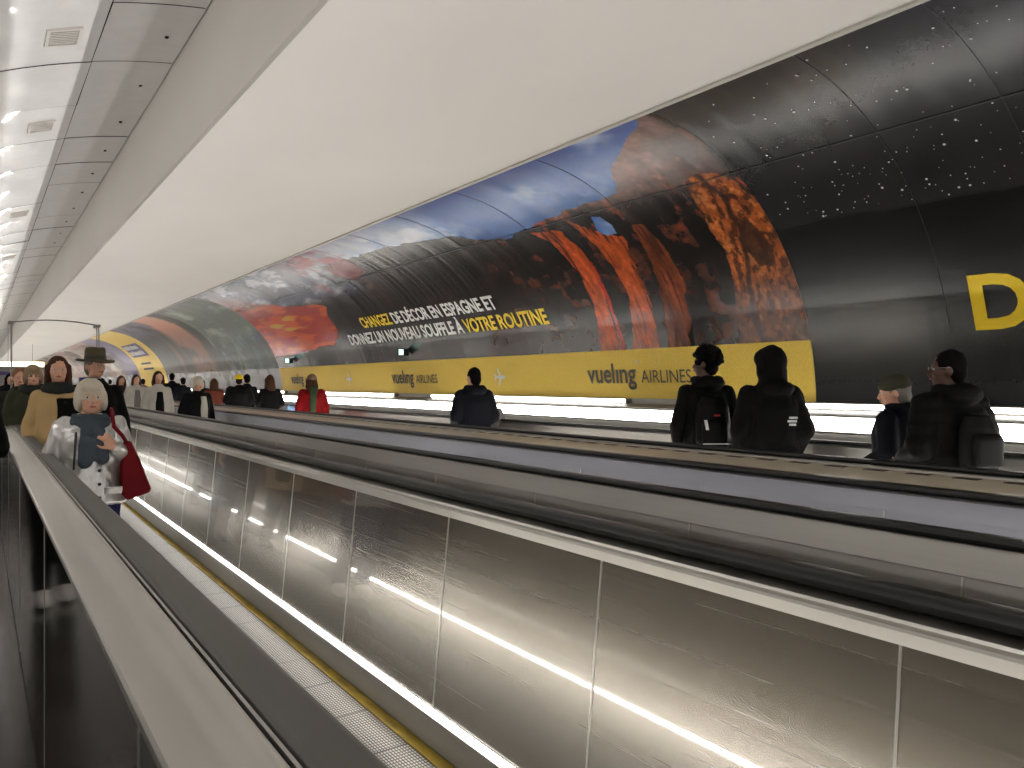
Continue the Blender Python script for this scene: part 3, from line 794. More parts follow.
def hand(w0, d, pn, side, curl=.5, s=1.):
    """hand shapes: wrist w0, direction d, palm normal pn; side=+1 thumb on +cross side"""
    d = Vector(d).normalized(); pn = Vector(pn); pn = (pn - d * pn.dot(d)).normalized(); t = d.cross(pn) * side
    w0 = Vector(w0); out = []
    R = Matrix((t, pn, d)).transposed()
    out.append(shape_ell(w0 + d * .052 * s, (.040 * s, .016 * s, .05 * s), R))
    out.append(shape_cap(w0 - d * .02, w0 + d * .02, .024 * s, .027 * s))
    for k, (o_, l) in enumerate(((.028, .074), (.010, .082), (-.009, .077), (-.027, .062))):
        b = w0 + d * .088 * s + t * o_ * s
        d1 = (d + pn * curl * .8).normalized(); p1 = b + d1 * l * .5 * s
        d2 = (d + pn * curl * 2.6).normalized() if curl < .8 else (pn - d * (curl - .8)).normalized()
        p2 = p1 + d2 * l * .5 * s
        out.append(shape_cap(b, p1, .0092 * s, .0085 * s, 8)); out.append(shape_cap(p1, p2, .0085 * s, .007 * s, 8))
    b = w0 + d * .03 * s + t * .03 * s; p1 = b + (t * .8 + d * .7 + pn * .4).normalized() * .038 * s; p2 = p1 + (d + pn * .6 + t * .15).normalized() * .032 * s
    out.append(shape_cap(b, p1, .013 * s, .0105 * s, 8)); out.append(shape_cap(p1, p2, .0105 * s, .0085 * s, 8))
    return out
ARM = {'down': ((.27, .035, 1.13), (.265, -.05, .88)), 'bent': ((.28, .04, 1.14), (.20, -.17, 1.02)), 'pocket': ((.29, .05, 1.13), (.235, -.06, .95)),
       'clasp': ((.27, .0, 1.14), (.075, -.21, 1.03)), 'strap': ((.275, -.03, 1.16), (.12, -.17, 1.235)), 'phone': ((.25, -.05, 1.13), (.12, -.28, 1.22)), 'back': ((.28, .06, 1.14), (.27, .0, .90))}
def person(label, x, y, h, yaw, coat, vox=.012, hy=0., wd=1., arms=('down', 'down'), skin=SKIN, hair='short', hairm=None, hat=None, hatm=None,
           hem=.82, trm=None, shoem=None, coll='collar', puff=0., quilt=0., scarf=None, face=True, tilt=0., wr=.006, hl=1.62, z0=0., face_mask=False, group=None, step=.0, flare=0.):
    r = empty('person', (x, y, z0), label, 'person', group); r.rotation_euler = (0, 0, yaw)
    k = h / 1.75; B = []; HZ = h - .118; NZ = HZ - .115
    def P(p): return (p[0] * wd, p[1], p[2] * k)
    HM = Matrix.Translation((0, -.02, 0)) @ Matrix.Rotation(hy, 4, 'Z')
    HT = Matrix.Translation((0, 0, HZ)) @ Matrix.Rotation(tilt, 4, 'X') @ Matrix.Translation((0, 0, -HZ))
    HM = HM @ HT
    B.append(shape_loft([(.86 * k, 0, 0, .15 * wd, .10), (.98 * k, 0, 0, .155 * wd, .105), (1.12 * k, 0, 0, .135 * wd, .09), (1.28 * k, 0, 0, .165 * wd, .105), (1.39 * k, 0, .0, .165 * wd, .09), (1.46 * k, 0, 0, .10, .07)]))
    B.append(shape_cap((0, .01, 1.42 * k), (0, -.015, HZ - .06), .058, .052))
    hd = [shape_ell((0, .008, HZ + .012), (.074, .094, .105)), shape_ell((0, -.026, HZ - .055), (.056, .062, .058)), shape_ell((0, -.055, HZ - .088), (.028, .026, .02)),
          shape_cap((0, -.088, HZ + .004), (0, -.104, HZ - .030), .008, .0135), shape_ell((0, -.088, HZ - .058), (.022, .010, .010)), shape_ell((0, -.076, HZ + .022), (.055, .016, .010)),
          shape_ell((.036, -.062, HZ - .028), (.022, .022, .022)), shape_ell((-.036, -.062, HZ - .028), (.022, .022, .022)),
          shape_ell((.077, .008, HZ - .012), (.010, .020, .030)), shape_ell((-.077, .008, HZ - .012), (.010, .020, .030))]
    B += [xf(s_, HM) for s_ in hd]
    sl = []
    for si, sx in enumerate((-1, 1)):
        el, wr_ = ARM[arms[si]]
        S_ = P((sx * .165, 0, 1.40)); E_ = P((sx * (el[0] - .03), el[1], el[2])); W_ = P((sx * wr_[0], wr_[1], wr_[2]))
        B.append(shape_cap(S_, E_, .050, .040)); B.append(shape_cap(E_, W_, .040, .027))
        d = (Vector(W_) - Vector(E_)).normalized()
        if arms[si] == 'strap': hd_ = hand(W_, (-sx * .5, -.1, .75), (-sx * .6, .9, 0), sx, 1.1)
        elif arms[si] == 'clasp': hd_ = hand(W_, (-sx * 1, -.1, -.1), (0, .8, -.4), -sx, .7)
        elif arms[si] in ('phone', 'bent'): hd_ = hand(W_, d, (-sx * .8, 0, .5), sx * -1, .6)
        else: hd_ = hand(W_, (0, -.12, -1), (-sx, .1, 0), sx * 1, .4)
        B += hd_
        ext = puff
        sl.append(shape_cap(S_, E_, .062 + ext * .8, .054 + ext * .8)); sl.append(shape_cap(E_, tuple(Vector(W_) - d * .02), .054 + ext * .8, .040 + ext * .5))
    ft = []
    for sx in (-1, 1):
        st = step * sx; hp = (sx * .085 * wd, 0, .90 * k); kn = (sx * .095 * wd, -.02 - st * .5, .49 * k); an = (sx * .10 * wd, .015 - st, .085)
        B.append(shape_cap(hp, kn, .082, .055)); B.append(shape_cap(kn, an, .054, .037)); B.append(shape_cap(an, (an[0] * 1.05, an[1] - .14, .035), .036, .028))
        ft.append((hp, kn, an))
    melt('body', B, min(vox, .009) if vox < .02 else vox, skin, r, smooth=2)
    # clothes
    trm = trm or mat('dark_trousers', (30, 31, 38), .8, bump=.001)
    T_ = []
    for hp, kn, an in ft: T_.append(shape_cap((hp[0], hp[1], hp[2]), kn, .108, .078)); T_.append(shape_cap(kn, (an[0], an[1], an[2] + .02), .078, .062))
    T_.append(shape_loft([(.80 * k, 0, 0, .16 * wd, .115), (.92 * k, 0, 0, .175 * wd, .125), (1.05 * k, 0, 0, .16 * wd, .11)]))
    melt('trousers', T_, vox * 1.2, trm, r, wr=.005, wscale=(8, 8, 6), seed=x)
    shoem = shoem or mat('dark_shoe', (24, 23, 23), .4)
    for hp, kn, an in ft:
        melt('shoe', [shape_ell((an[0] * 1.03, an[1] - .065, .048), (.050, .145, .046)), shape_ell((an[0], an[1], .075), (.048, .06, .055)), shape_loft([(.002, an[0] * 1.03, an[1] - .06, .052, .148), (.026, an[0] * 1.03, an[1] - .06, .052, .148)])], min(.014, vox), shoem, r)
    J = []
    q = puff; hw = (.188 + flare + q) * wd
    J.append(shape_loft([(hem * k, 0, 0, hw, .135 + q + flare), (max(hem + .05, 1.0) * k, 0, 0, (.180 + q + flare * .5) * wd, .13 + q), (1.15 * k, 0, 0, (.175 + q) * wd, .125 + q), (1.3 * k, 0, 0, (.185 + q) * wd, .13 + q), (1.39 * k, 0, .0, (.18 + q * .6) * wd, .115 + q * .6), (1.45 * k, 0, 0, .125 * wd + q * .3, .092 + q * .3), (min(1.50 * k, NZ - .02), 0, 0, .080, .078)]))
    J += sl
    if coll in ('collar', 'hooddown'): J.append(shape_loft([(1.45 * k, 0, 0, .10, .095), (NZ - .03, 0, -.003, .084, .084), (NZ + .005, 0, -.006, .074, .076)]))
    if coll == 'hooddown': J += [shape_ell((0, .105, 1.475 * k), (.135, .075, .062), Matrix.Rotation(-.3, 3, 'X')), shape_ell((.09, .03, 1.50 * k), (.05, .08, .035)), shape_ell((-.09, .03, 1.50 * k), (.05, .08, .035))]
    if coll == 'hoodup':
        J += [xf(shape_ell((0, .028, HZ + .018), (.112, .122, .135)), HM), xf(shape_cap((0, .05, HZ - .06), (0, .03, 1.44 * k), .10, .12), HM), xf(shape_ell((0, -.025, HZ + .05), (.098, .092, .085)), HM), xf(shape_ell((0, -.028, HZ - .03), (.098, .064, .11)), HM),
              shape_ell((0, .11, 1.45 * k), (.15, .07, .07))]
    melt('coat', J, vox * 1.15, coat, r, wr=wr, quilt=quilt, seed=x * 3 + y)
    # hair
    hairm = hairm or mat('dark_hair', (26, 21, 18), .6, bump=.002, bscale=(60, 60, 60))
    Hs = []
    if hair in ('short', 'long', 'bob', 'curly'):
        Hs.append(shape_ell((0, .018, HZ + .028), (.083, .095, .100)))
        Hs.append(shape_ell((0, .05, HZ - .03), (.074, .062, .075)))
    if hair == 'curly':
        for j in range(46):
            a = random.uniform(0, 2 * PI); e = random.uniform(-.3, 1.4); rr = .103
            px, py, pz = rr * math.cos(e) * math.cos(a), rr * 1.1 * math.cos(e) * math.sin(a) + .02, rr * 1.12 * math.sin(e) + HZ + .032
            if py < -.045 and pz < HZ + .05: continue
            Hs.append(shape_ell((px, py, pz), (.026, .026, .026), None, 8, 6))
    if hair in ('long', 'bob'):
        zl = (1.28 if hair == 'long' else 1.44) * k
        Hs.append(shape_loft([(zl, 0, .085, .085, .035), ((zl + HZ) / 2, 0, .075, .105, .055), (HZ - .02, 0, .04, .095, .075), (HZ + .05, 0, .03, .08, .07)]))
        for sx in (-1, 1): Hs.append(shape_cap((sx * .078, 0, HZ + .03), (sx * .09, -.01, zl + .06), .026, .024, 10))
    if hair == 'fringe':
        Hs += [shape_ell((0, .012, HZ + .022), (.092, .106, .108)), shape_ell((0, .04, HZ - .05), (.088, .07, .07)), shape_ell((.078, -.01, HZ - .02), (.022, .05, .07)), shape_ell((-.078, -.01, HZ - .02), (.022, .05, .07)), shape_ell((0, -.07, HZ + .065), (.065, .035, .028))]
    if Hs:
        melt('hair', [xf(s_, HM) for s_ in Hs], min(vox, .010) if vox < .02 else vox * .7, hairm, r, wr=.004, wscale=(30, 30, 12), smooth=2)
    if hat == 'beanie':
        melt('beanie', [xf(s_, HM) for s_ in (shape_ell((0, .012, HZ + .055), (.088, .104, .082)), shape_loft([(HZ + .022, 0, .008, .090, .107), (HZ + .055, 0, .008, .091, .108)], p=2))], min(vox, .009) if vox < .02 else vox * .6, hatm, r, wr=.003, wscale=(20, 20, 20))
    if hat == 'fedora':
        mb = MB(); n = 36; rings = [(.158, .172, -.006), (.160, .174, .0), (.09, .108, .012), (.086, .104, .02), (.082, .10, .10), (.074, .09, .125), (.05, .066, .130), (.02, .04, .118)]
        v = []; f = []
        for j, (rx, ry, z) in enumerate(rings):
            for i in range(n):
                a = 2 * PI * i / n; zz = z + HZ + .045
                if j < 2: zz += .02 * abs(math.cos(a)) ** 2 - .022 * max(0, -math.sin(a)) 
                if j >= 4: zz -= .018 * math.exp(-((math.cos(a)) * rx / .02) ** 2)
                pin = 1 - (.16 * math.exp(-((a - 1.5 * PI) / .5) ** 2) if j >= 4 else 0)
                v.append((rx * math.cos(a) * pin, ry * math.sin(a), zz))
        m0 = len(rings)
        for j in range(m0 - 1):
            for i in range(n): f.append((j * n + i, j * n + (i + 1) % n, (j + 1) * n + (i + 1) % n, (j + 1) * n + i))
        f.append(tuple(range((m0 - 1) * n, m0 * n)))
        # underside of the brim
        for i in range(n):
            a = 2 * PI * i / n; v.append((.085 * math.cos(a), .102 * math.sin(a), HZ + .046))
        for i in range(n): f.append((i, m0 * n + i, m0 * n + (i + 1) % n, (i + 1) % n))
        v = [HM @ Vector(p) for p in v]
        o = MB().add(v, f).build('hat', hatm, r, smooth=50)
        nn = 36; bv = []; 
        for z in (.066, .092):
            for i in range(nn): a = 2 * PI * i / nn; bv.append(HM @ Vector((.0885 * math.cos(a), .107 * math.sin(a), HZ + z)))
        MB().add(bv, [(i, (i + 1) % nn, nn + (i + 1) % nn, nn + i) for i in range(nn)]).build('hat_band', mat('hat_band', (44, 38, 30), .6), o, smooth=60)
    if face:
        ev = MB(); ed = MB()
        for sx in (-1, 1):
            a = xf(shape_ell((sx * .031, -.076, HZ + .002), (.0135, .0115, .0075), None, 12, 8), HM); ev.add(*a)
            a = xf(shape_ell((sx * .031, -.0845, HZ + .002), (.006, .0045, .006), None, 10, 6), HM); ed.add(*a)
        e = ev.build('eyes', EYEW, r, smooth=80); ed.build('pupils', EYED, e, smooth=80)
        b_ = MB(); b_.add(*xf(shape_ell((0, -.0965, HZ - .058), (.022, .006, .0065), None, 14, 8), HM)); b_.build('lips', LIP, r, smooth=80)
    if scarf:
        K = []
        for j in range(14):
            a = 2 * PI * j / 14; b2 = 2 * PI * (j + 1) / 14
            K.append(shape_cap((.10 * math.cos(a), -.01 + .10 * math.sin(a), NZ - .05 + .012 * math.sin(a)), (.10 * math.cos(b2), -.01 + .10 * math.sin(b2), NZ - .05 + .012 * math.sin(b2)), .034, .034, 10))
            K.append(shape_cap((.088 * math.cos(a), -.01 + .088 * math.sin(a), NZ - .012), (.088 * math.cos(b2), -.01 + .088 * math.sin(b2), NZ - .012), .022, .022, 10))
        if scarf[1]:
            for sx, zz in ((-.045, scarf[1]), (.04, scarf[1] + .02)):
                K.append(shape_cap((sx * .8, -.12, NZ - .06), (sx, -.16 - q, 1.3 * k), .034, .036, 12, .5, (0, 1, 0)))
                K.append(shape_cap((sx, -.160 - q, 1.3 * k), (sx * 1.15, -.152 - q, zz), .044, .048, 12, .38, (0, 1, 0)))
        melt('scarf', K, .009 if vox < .02 else .016, scarf[0], r, wr=.005, wscale=(25, 12, 4))
    return r
def place(px, X):
    """walkway offset X and sight line -> position along the tunnel"""
    t = (px - 512) / 750; th = math.radians(35.45); s, c = math.sin(th), math.cos(th)
    return X * (c - t * s) / (s + c * t)
def away(yaw=0.): return PI + yaw
#PEOPLE
FB = dict(bump=.0015, bscale=(90, 90, 90), spec=.12)
c_black = mat('black_jacket_cloth', (9, 9, 10), .75, **FB)
c_navy = mat('navy_jacket_cloth', (12, 14, 22), .75, **FB)
c_puff = mat('black_puffer_cloth', (10, 10, 11), .75, **FB)
c_silver = mat('silver_coat_cloth', (206, 204, 202), .32, .6, bump=.016, bscale=(16, 16, 11))
c_camel = mat('camel_coat_cloth', (188, 158, 112), .85, **FB)
c_green = mat('dark_green_parka_cloth', (58, 58, 44), .8, **FB)
c_olive = mat('olive_coat_cloth', (44, 46, 40), .8, **FB)
c_red = mat('red_coat_cloth', (118, 12, 16), .8, **FB)
c_rust = mat('rust_brown_coat_cloth', (96, 48, 36), .8, **FB)
c_white = mat('off_white_coat_cloth', (176, 171, 160), .8, **FB)
c_grey = mat('grey_coat_cloth', (112, 108, 106), .8, **FB)
c_maroon = mat('maroon_coat_cloth', (60, 30, 32), .8, **FB)
m_blue = mat('blue_jeans', (30, 36, 70), .8, **FB)
m_jean = mat('pale_jeans', (96, 108, 122), .8, **FB)
m_white_shoe = mat('white_shoe', (225, 222, 215), .5)
h_white = mat('white_hair', (196, 186, 168), .6, **FB)
h_brown = mat('brown_hair', (66, 42, 28), .6, **FB)
h_black = mat('black_hair', (8, 7, 7), .9, **FB)
h_grey = mat('grey_hair', (120, 116, 110), .7, **FB)
m_scarf = mat('slate_wool', (72, 80, 88), .9, **FB)
m_dscarf = mat('charcoal_wool', (44, 46, 44), .9, **FB)
m_gscarf = mat('dark_green_wool', (52, 64, 44), .9, **FB)
m_hat = mat('brown_green_felt', (84, 76, 60), .85, **FB)
m_bean = mat('olive_knit', (62, 60, 48), .9, **FB)
m_ybean = mat('yellow_knit', (226, 196, 20), .8, **FB)
m_bbean = mat('beige_brown_knit', (120, 98, 78), .9, **FB)
m_redbag = mat('dark_red_leather', (104, 10, 20), .5, **FB)
m_bluebag = mat('pale_blue_plastic', (120, 160, 200), .4)
m_nylon = mat('black_nylon', (8, 8, 9), .5, **FB)
m_logo = mat('white_print', (230, 230, 230), .5); m_redp = mat('red_print', (190, 30, 36), .5)
m_chrome = mat('spectacle_metal', (200, 200, 205), .1, 1.)
m_lens = mat('spectacle_lens', (200, 210, 220), .02, .6)

def child(name, mb, m, parent, smooth=None): return mb.build(name, m, parent, smooth=smooth)
def at(px, X): return place(px, X)

# --- near walkway, coming towards the camera
XS = .60; YS = at(90, XS)
p = person('older woman in a silver coat with slate scarf, white hair, hand on her bag strap', XS, YS, 1.53, .04, c_silver, .010, hair='fringe', hairm=h_white, arms=('down', 'strap'), hem=.82, trm=m_blue,
           coll='collar', puff=.004, wr=.02, scarf=(m_scarf, 1.0), shoem=m_white_shoe, flare=.025, wd=.95)
k = 1.53 / 1.75
mb = MB()
for zz in (.88, .98, 1.08, 1.15): mb.add(*shape_ell((.028, -.178, zz * k), (.011, .006, .011), None, 10, 6))
child('buttons', mb, mat('dark_button', (24, 24, 30), .4), p, 60)
mb = MB(); mb.add(*shape_cap((-.10, -.150, 1.36 * k), (-.115, -.166, 1.10 * k), .008, .006, 8)); child('drawstring', mb, mat('dark_button', (24, 24, 30), .4), p, 60)
for sx in (-1, 1):
    mb = MB(); mb.add(*shape_loft([(.90 * k, sx * .115, -.148, .055, .010), (.92 * k, sx * .115, -.152, .055, .012), (.95 * k, sx * .115, -.152, .055, .010)]))
    child('pocket_flap', mb, c_silver, p, 50)
# red shoulder bag
bag = empty('shoulder_bag', (XS, YS, 0), 'dark red leather tote hanging from the shoulder of the woman in silver', 'bag')
v = []; 
for (x, z, d) in ((.185, 1.12, .03), (.225, 1.125, .03), (.29, .96, .05), (.345, .80, .055), (.335, .775, .05), (.20, .735, .055), (.165, .78, .055), (.165, .95, .05)): v.append((x, z, d))
fr_ = [(x, -.10 - d, z) for x, z, d in v]; bk_ = [(x, -.10 + d, z) for x, z, d in v]; n = len(v)
mbb = MB().add(fr_ + bk_, [tuple(range(n)), tuple(range(2 * n - 1, n - 1, -1))] + [(i, (i + 1) % n, n + (i + 1) % n, n + i) for i in range(n)])
bo = child('bag_body', mbb, m_redbag, bag, 40); bv = bo.modifiers.new('bevel', 'BEVEL'); bv.width = .012; bv.segments = 2
mb = MB(); pts = [(.205, -.08, 1.11), (.17, -.16, 1.16), (.115, -.19, 1.225), (.11, -.165, 1.29), (.115, -.08, 1.325), (.13, .03, 1.335), (.16, .10, 1.25), (.20, .03, 1.11)]
for a, b in zip(pts[:-1], pts[1:]): mb.add(*shape_cap(a, b, .012, .012, 8, .5, (0, 1, 0)))
child('strap', mb, m_redbag, bag, 60)

XH = .90; YH = at(95, XH) 
p = person('old man in a brown felt hat and black coat with blue collar, looking aside', XH, YH, 1.79, .0, c_black, .011, hy=.45, hair='short', hairm=h_grey, hat='fedora', hatm=m_hat, coll='collar', hem=.75, puff=.01)
mb = MB(); mb.add(*shape_loft([(1.42 * 1.02, -.05, -.02, .085, .085), (1.53 * 1.02, -.055, -.0, .080, .086)])); child('blue_collar', mb, mat('royal_blue_cloth', (22, 34, 110), .7), p, 60)
mb = MB(); mb.add(*shape_loft([(1.47, .0, -.012, .070, .075), (1.555, .0, -.012, .064, .068)])); child('shirt_collar', mb, mat('pale_shirt', (200, 200, 205), .7), p, 60)
XC = .57
p = person('person with long brown hair, camel coat open over black, dark scarf', XC, at(58, XC), 1.74, -.03, c_camel, .012, hair='long', hairm=h_brown, coll='collar', hem=.62, puff=.01, scarf=(m_dscarf, None), wr=.012, flare=.02, wd=.86)
mb = [shape_loft([(.70, .07, -.10, .085, .07), (1.1, .07, -.10, .095, .068), (1.38, .06, -.075, .10, .07)])]
melt('black_front', mb, .014, c_black, p, wr=.006)
XG = .50
person('person in a dark green parka with both hands joined in front, fair hair', XG, at(33, XG), 1.71, .0, c_green, .013, hair='fringe', hairm=mat('sandy_hair', (142, 118, 88), .7), arms=('clasp', 'clasp'), coll='hooddown', hem=.72, puff=.02, trm=m_jean, wr=.012, scarf=(m_dscarf, None))
person('person with ginger hair half hidden behind the one in the green parka', .42, at(19, .42), 1.70, .1, c_olive, .014, hair='short', hairm=mat('ginger_hair', (128, 84, 56), .7), coll='collar', hem=.75)
# the walker beside the walkway whose legs mirror in the outer panels
person('pedestrian in black trousers and white shoes beside the nearest walkway, mirrored in its outer panels', -.05, 6.1, 1.64, .0, c_black, .014, hair='bob', trm=c_black, shoem=m_white_shoe, step=.05, wd=.74, arms=('clasp', 'clasp'))
crowd = [(-.42, 15.5, 1.74, c_navy, 'short', h_black, 'dark haired walker in a navy coat, first of the crowd at the left edge'),
         (.05, 17.2, 1.68, c_black, 'bob', h_brown, 'brown haired walker in black in the crowd at the left edge'),
         (-.25, 19.5, 1.80, c_olive, 'short', h_brown, 'tall walker in an olive coat in the crowd at the left edge'),
         (.55, 19.0, 1.72, c_navy, 'long', h_black, 'long haired rider in navy on the nearest walkway beyond the green parka'),
         (.95, 21.0, 1.80, c_black, 'short', h_black, 'short haired rider in black far along the nearest walkway'),
         (.0, 23.0, 1.72, c_maroon, 'bob', h_brown, 'walker in a maroon coat deep in the crowd at the left edge'),
         (.7, 25.5, 1.76, c_black, 'short', h_brown, 'rider in black, most distant on the nearest walkway'),
         (-.3, 27.0, 1.75, c_grey, 'short', h_grey, 'grey haired walker in a grey coat, deep in the left crowd')]
for x, y, h, m, hr, hm, lb in crowd: person(lb, x, y, h, random.uniform(-.15, .15), m, .024, hair=hr, hairm=hm, wr=.008, hem=random.uniform(.7, .85))

# --- middle walkway
p = person('fair haired rider on the middle walkway in a black jacket open over white', 2.92, at(197, 2.92), 1.62, .25, c_black, .018, hair='fringe', hairm=h_white, coll='collar', puff=.02, flare=.02)
melt('white_front', [shape_loft([(.75, .05, -.12, .065, .06), (1.1, .05, -.12, .07, .06), (1.30, .045, -.11, .05, .06)])], .02, c_white, p)
for px, X, h, m, lb, fr_m in ((158, 2.75, 1.74, c_white, 'rider in an open off white coat over black, on the middle walkway', c_black), (136, 3.05, 1.72, c_white, 'rider in a pale coat on the middle walkway, behind the open white coat', c_grey),
                       (121, 2.8, 1.70, c_maroon, 'rider in a dark maroon coat on the middle walkway, nearest the hatted man', None)):
    q = person(lb, X, at(px, X), h, random.uniform(-.1, .2), m, .022, hair='bob', hairm=h_brown, puff=.01, hem=.68, flare=.03)
    if fr_m: melt('dark_front', [shape_loft([(.62, 0, -.125, .075, .06), (1.1, .0, -.12, .08, .06), (1.36, .0, -.10, .06, .06)])], .024, fr_m, q)

# --- far walkway, riding away
def backpack(label, x, y, yaw, k, m, w=.15, z0=1.02, z1=1.42, d=.10, off=.21, deco=True):
    r = empty('backpack', (x, y, 0), label, 'backpack'); r.rotation_euler = (0, 0, yaw)
    zc = (z0 + z1) / 2 * k
    melt('pack_body', [shape_loft([(z0 * k, 0, off, w * .85, d * .7), ((z0 + .06) * k, 0, off, w, d), (zc, 0, off, w, d), ((z1 - .08) * k, 0, off - .01, w * .9, d * .85), (z1 * k, 0, off - .02, w * .6, d * .5)])], .012, m, r, wr=.004)
    melt('front_pocket', [shape_loft([((z0 + .03) * k, 0, off + d, w * .75, .03), ((z0 + .20) * k, 0, off + d, w * .75, .035), ((z0 + .23) * k, 0, off + d - .01, w * .6, .025)])], .01, m, r)
    mb = MB(); mb.add(*shape_cap((-.04, off - .04, z1 * k), (.04, off - .04, (z1 + .01) * k), .01, .01, 8)); child('grab_loop', mb, m, r, 60)
    return r
A1 = away(-.60); X1 = 5.0; Y1_ = at(706, X1)
person('rider with curly black hair and black hooded jacket, looking left', X1, Y1_, 1.79, A1, c_black, .010, hy=.95, hair='curly', hairm=h_black, coll='hooddown', skin=SKIND, arms=('pocket', 'pocket'), puff=.012, wr=.010, wd=.98)
bp = backpack('black backpack with red and white marks worn by the curly haired rider', X1, Y1_, A1, 1.0, m_nylon, .145, .98, 1.40, .07, .20)
mb = MB()
mb.box(-.135, .11, .302, .306, 1.015, 1.022); child('reflective_piping', mb, m_logo, bp)
mb = MB(); mb.box(-.03, .02, .300, .305, 1.24, 1.255); child('red_mark', mb, m_redp, bp)
mb = MB(); mb.add([(.06, .302, 1.13), (.085, .302, 1.13), (.10, .302, 1.21), (.075, .302, 1.21), (.06, .307, 1.13), (.085, .307, 1.13), (.10, .307, 1.21), (.075, .307, 1.21)], [(0, 1, 2, 3), (7, 6, 5, 4), (0, 4, 5, 1), (1, 5, 6, 2), (2, 6, 7, 3), (3, 7, 4, 0)]); child('white_mark', mb, m_logo, bp)
A2 = away(-.55); X2 = 5.05; Y2_ = at(770, X2)
p = person('rider in black coat, hood up, with a white logo on the back', X2, Y2_, 1.77, A2, c_black, .011, hy=.6, hair='none', coll='hoodup', skin=SKIND, arms=('pocket', 'pocket'), puff=.03, wr=.012, hem=.66, flare=.03)
mb = MB()
for j in range(3): mb.box(-.135 + j * .006, -.07 + (j % 2) * .012, .186, .192, 1.235 - j * .026, 1.252 - j * .026)
child('white_logo', mb, m_logo, p)
A3 = away(.1); X3 = 5.3; Y3_ = at(897, X3)
p = person('old man in an olive knitted cap and dark jacket, beside the puffer jacket', X3, Y3_, 1.56, A3, c_navy, .011, hy=.35, hair='short', hairm=h_grey, hat='beanie', hatm=m_bean, coll='hooddown', puff=.02, tilt=.12, arms=('bent', 'bent'))
A4 = away(-.40); X4 = 4.95; Y4_ = at(950, X4)
p = person('rider with short black hair and glasses in a black quilted puffer jacket', X4, Y4_, 1.71, A4, c_puff, .010, hy=.85, hair='short', hairm=h_black, coll='hooddown', skin=SKIND, puff=.04, quilt=.010, arms=('bent', 'bent'))
HZ = 1.71 - .118; HM = Matrix.Translation((0, -.02, 0)) @ Matrix.Rotation(.85, 4, 'Z')
gl = empty('glasses', (X4, Y4_, 0), 'thin rimmed glasses on the rider in the quilted puffer jacket', 'glasses'); gl.rotation_euler = (0, 0, A4)
mb = MB()
for sx in (-1, 1):
    n = 14
    for j in range(n):
        a, b = 2 * PI * j / n, 2 * PI * (j + 1) / n
        mb.add(*xf(shape_cap((sx * .033 + .026 * math.cos(a), -.104, HZ + .002 + .021 * math.sin(a)), (sx * .033 + .026 * math.cos(b), -.104, HZ + .002 + .021 * math.sin(b)), .0022, .0022, 6), HM))
    mb.add(*xf(shape_cap((sx * .060, -.102, HZ + .008), (sx * .083, .01, HZ + .008), .002, .002, 6), HM))
mb.add(*xf(shape_cap((-.008, -.106, HZ + .006), (.008, -.106, HZ + .006), .002, .002, 6), HM))
child('rims', mb, m_chrome, gl, 60)
mb = MB()
for sx in (-1, 1): mb.add([HM @ Vector((sx * .033 + .025 * math.cos(2 * PI * j / 14), -.104, HZ + .002 + .020 * math.sin(2 * PI * j / 14))) for j in range(14)], [tuple(range(14))])
child('lenses', mb, m_lens, gl)
bp = backpack('dark charcoal backpack on the rider in the puffer jacket, at the right edge', X4, Y4_, A4, .98, mat('charcoal_nylon', (16, 16, 17), .6, **FB), .14, 1.0, 1.34, .06, .225)
mb = MB(); mb.add(*shape_ell((.29, -.0, 1.20), (.004, .012, .020), None, 10, 6)); child('red_badge', mb, m_redp, p, 60)
mb = MB(); mb.box(.288, .294, .02, .07, 1.196, 1.201); child('white_badge', mb, m_logo, p)
X5 = 5.0; Y5_ = at(474, X5)
person('lone rider in a dark padded jacket seen from behind, below the airplane mark', X5, Y5_, 1.70, away(-.25), c_navy, .013, hy=.3, hair='short', hairm=h_black, coll='hooddown', puff=.03, arms=('bent', 'bent'))
person('white haired rider in pale grey just beyond the one in the dark padded jacket', 5.35, at(492, 5.35) + .1, 1.42, away(.0), c_grey, .018, hair='bob', hairm=h_white, coll='collar')
X6 = 5.0; Y6_ = at(312, X6)
p = person('rider in a red coat and beige knitted cap, green scarf down the back', X6, Y6_, 1.67, away(-.1), c_red, .015, hair='bob', hairm=h_brown, hat='beanie', hatm=m_bbean, coll='collar', puff=.03, hem=.7, flare=.04)
melt('scarf', [shape_loft([(.98, .03, .165, .06, .03), (1.3, .02, .175, .065, .03), (1.45, .0, .10, .10, .05)])], .016, m_gscarf, p)
bg = empty('carrier_bag', (X6 - .36, Y6_ + .05, 0), 'pale blue bag held beside the red coat', 'bag')
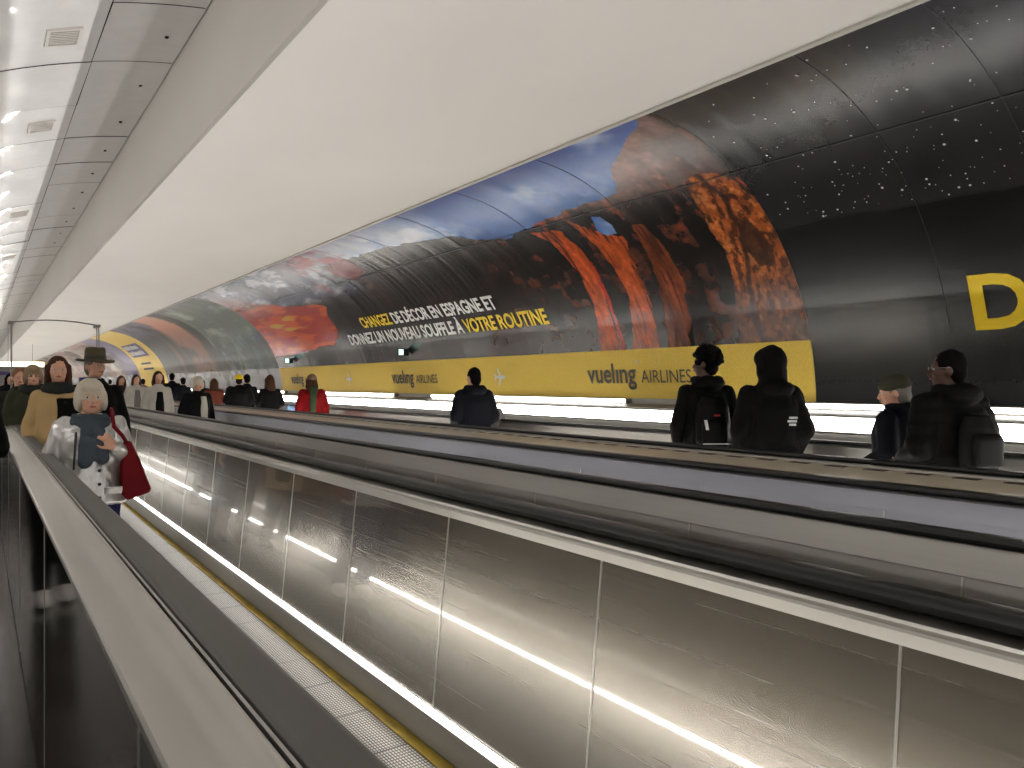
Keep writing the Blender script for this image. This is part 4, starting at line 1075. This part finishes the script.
child('bag_body', MB().add([(-.09, -.05, .80), (.09, -.05, .80), (.10, .05, .80), (-.10, .05, .80), (-.10, -.06, 1.10), (.11, -.05, 1.08), (.10, .06, 1.08), (-.09, .05, 1.10)], [(0, 1, 2, 3), (4, 7, 6, 5), (0, 4, 5, 1), (1, 5, 6, 2), (2, 6, 7, 3), (3, 7, 4, 0)]), m_bluebag, bg)
mb = MB(); pts = [(-.06, 0, 1.09), (-.03, 0, 1.15), (.03, 0, 1.15), (.06, 0, 1.08)]
for a, b in zip(pts[:-1], pts[1:]): mb.add(*shape_cap(a, b, .006, .006, 6))
child('handle', mb, m_bluebag, bg)
rid = [(270, 5.0, 1.69, c_black, 'long', h_brown, None, 'long dark haired rider in black, between the yellow cap and the red coat', 0, .0),
       (239, 4.95, 1.71, c_puff, 'short', h_black, 'y', 'rider in a wide black puffer jacket and bright yellow knitted cap', .05, .08),
       (247, 5.35, 1.74, c_navy, 'short', h_black, None, 'dark haired rider standing just beyond the yellow knitted cap', 0, 0),
       (214, 5.0, 1.64, c_rust, 'long', h_brown, None, 'long brown haired rider in a rust brown coat, left of the yellow cap', 0, 0),
       (201, 5.2, 1.66, c_black, 'bob', h_black, None, 'dark haired rider left of the rust brown coat', 0, 0),
       (172, 4.85, 1.83, c_navy, 'short', h_black, None, 'tall rider in a dark coat under the yellow poster', .02, 0)]
for px, X, h, m, hr, hm, hat_, lb, pf, wdx in rid:
    person(lb, X, at(px, X), h, away(random.uniform(-.35, 0)), m, .018, hair=hr, hairm=hm, hat='beanie' if hat_ else None, hatm=m_ybean, puff=pf, wd=1 + wdx, hem=.72, face=False, arms=('bent', 'bent'))
for px, X, lb, m in ((183, 5.1, 'distant rider in navy left of the dark coats on the far walkway', c_navy), (110, 5.0, 'distant rider in black on the far walkway, behind the hatted man', c_black), (143, 5.2, 'distant rider in grey on the far walkway below the yellow poster', c_grey)):
    person(lb, X, at(px, X), 1.70, away(0), m, .026, hair='short', hairm=h_black, face=False)
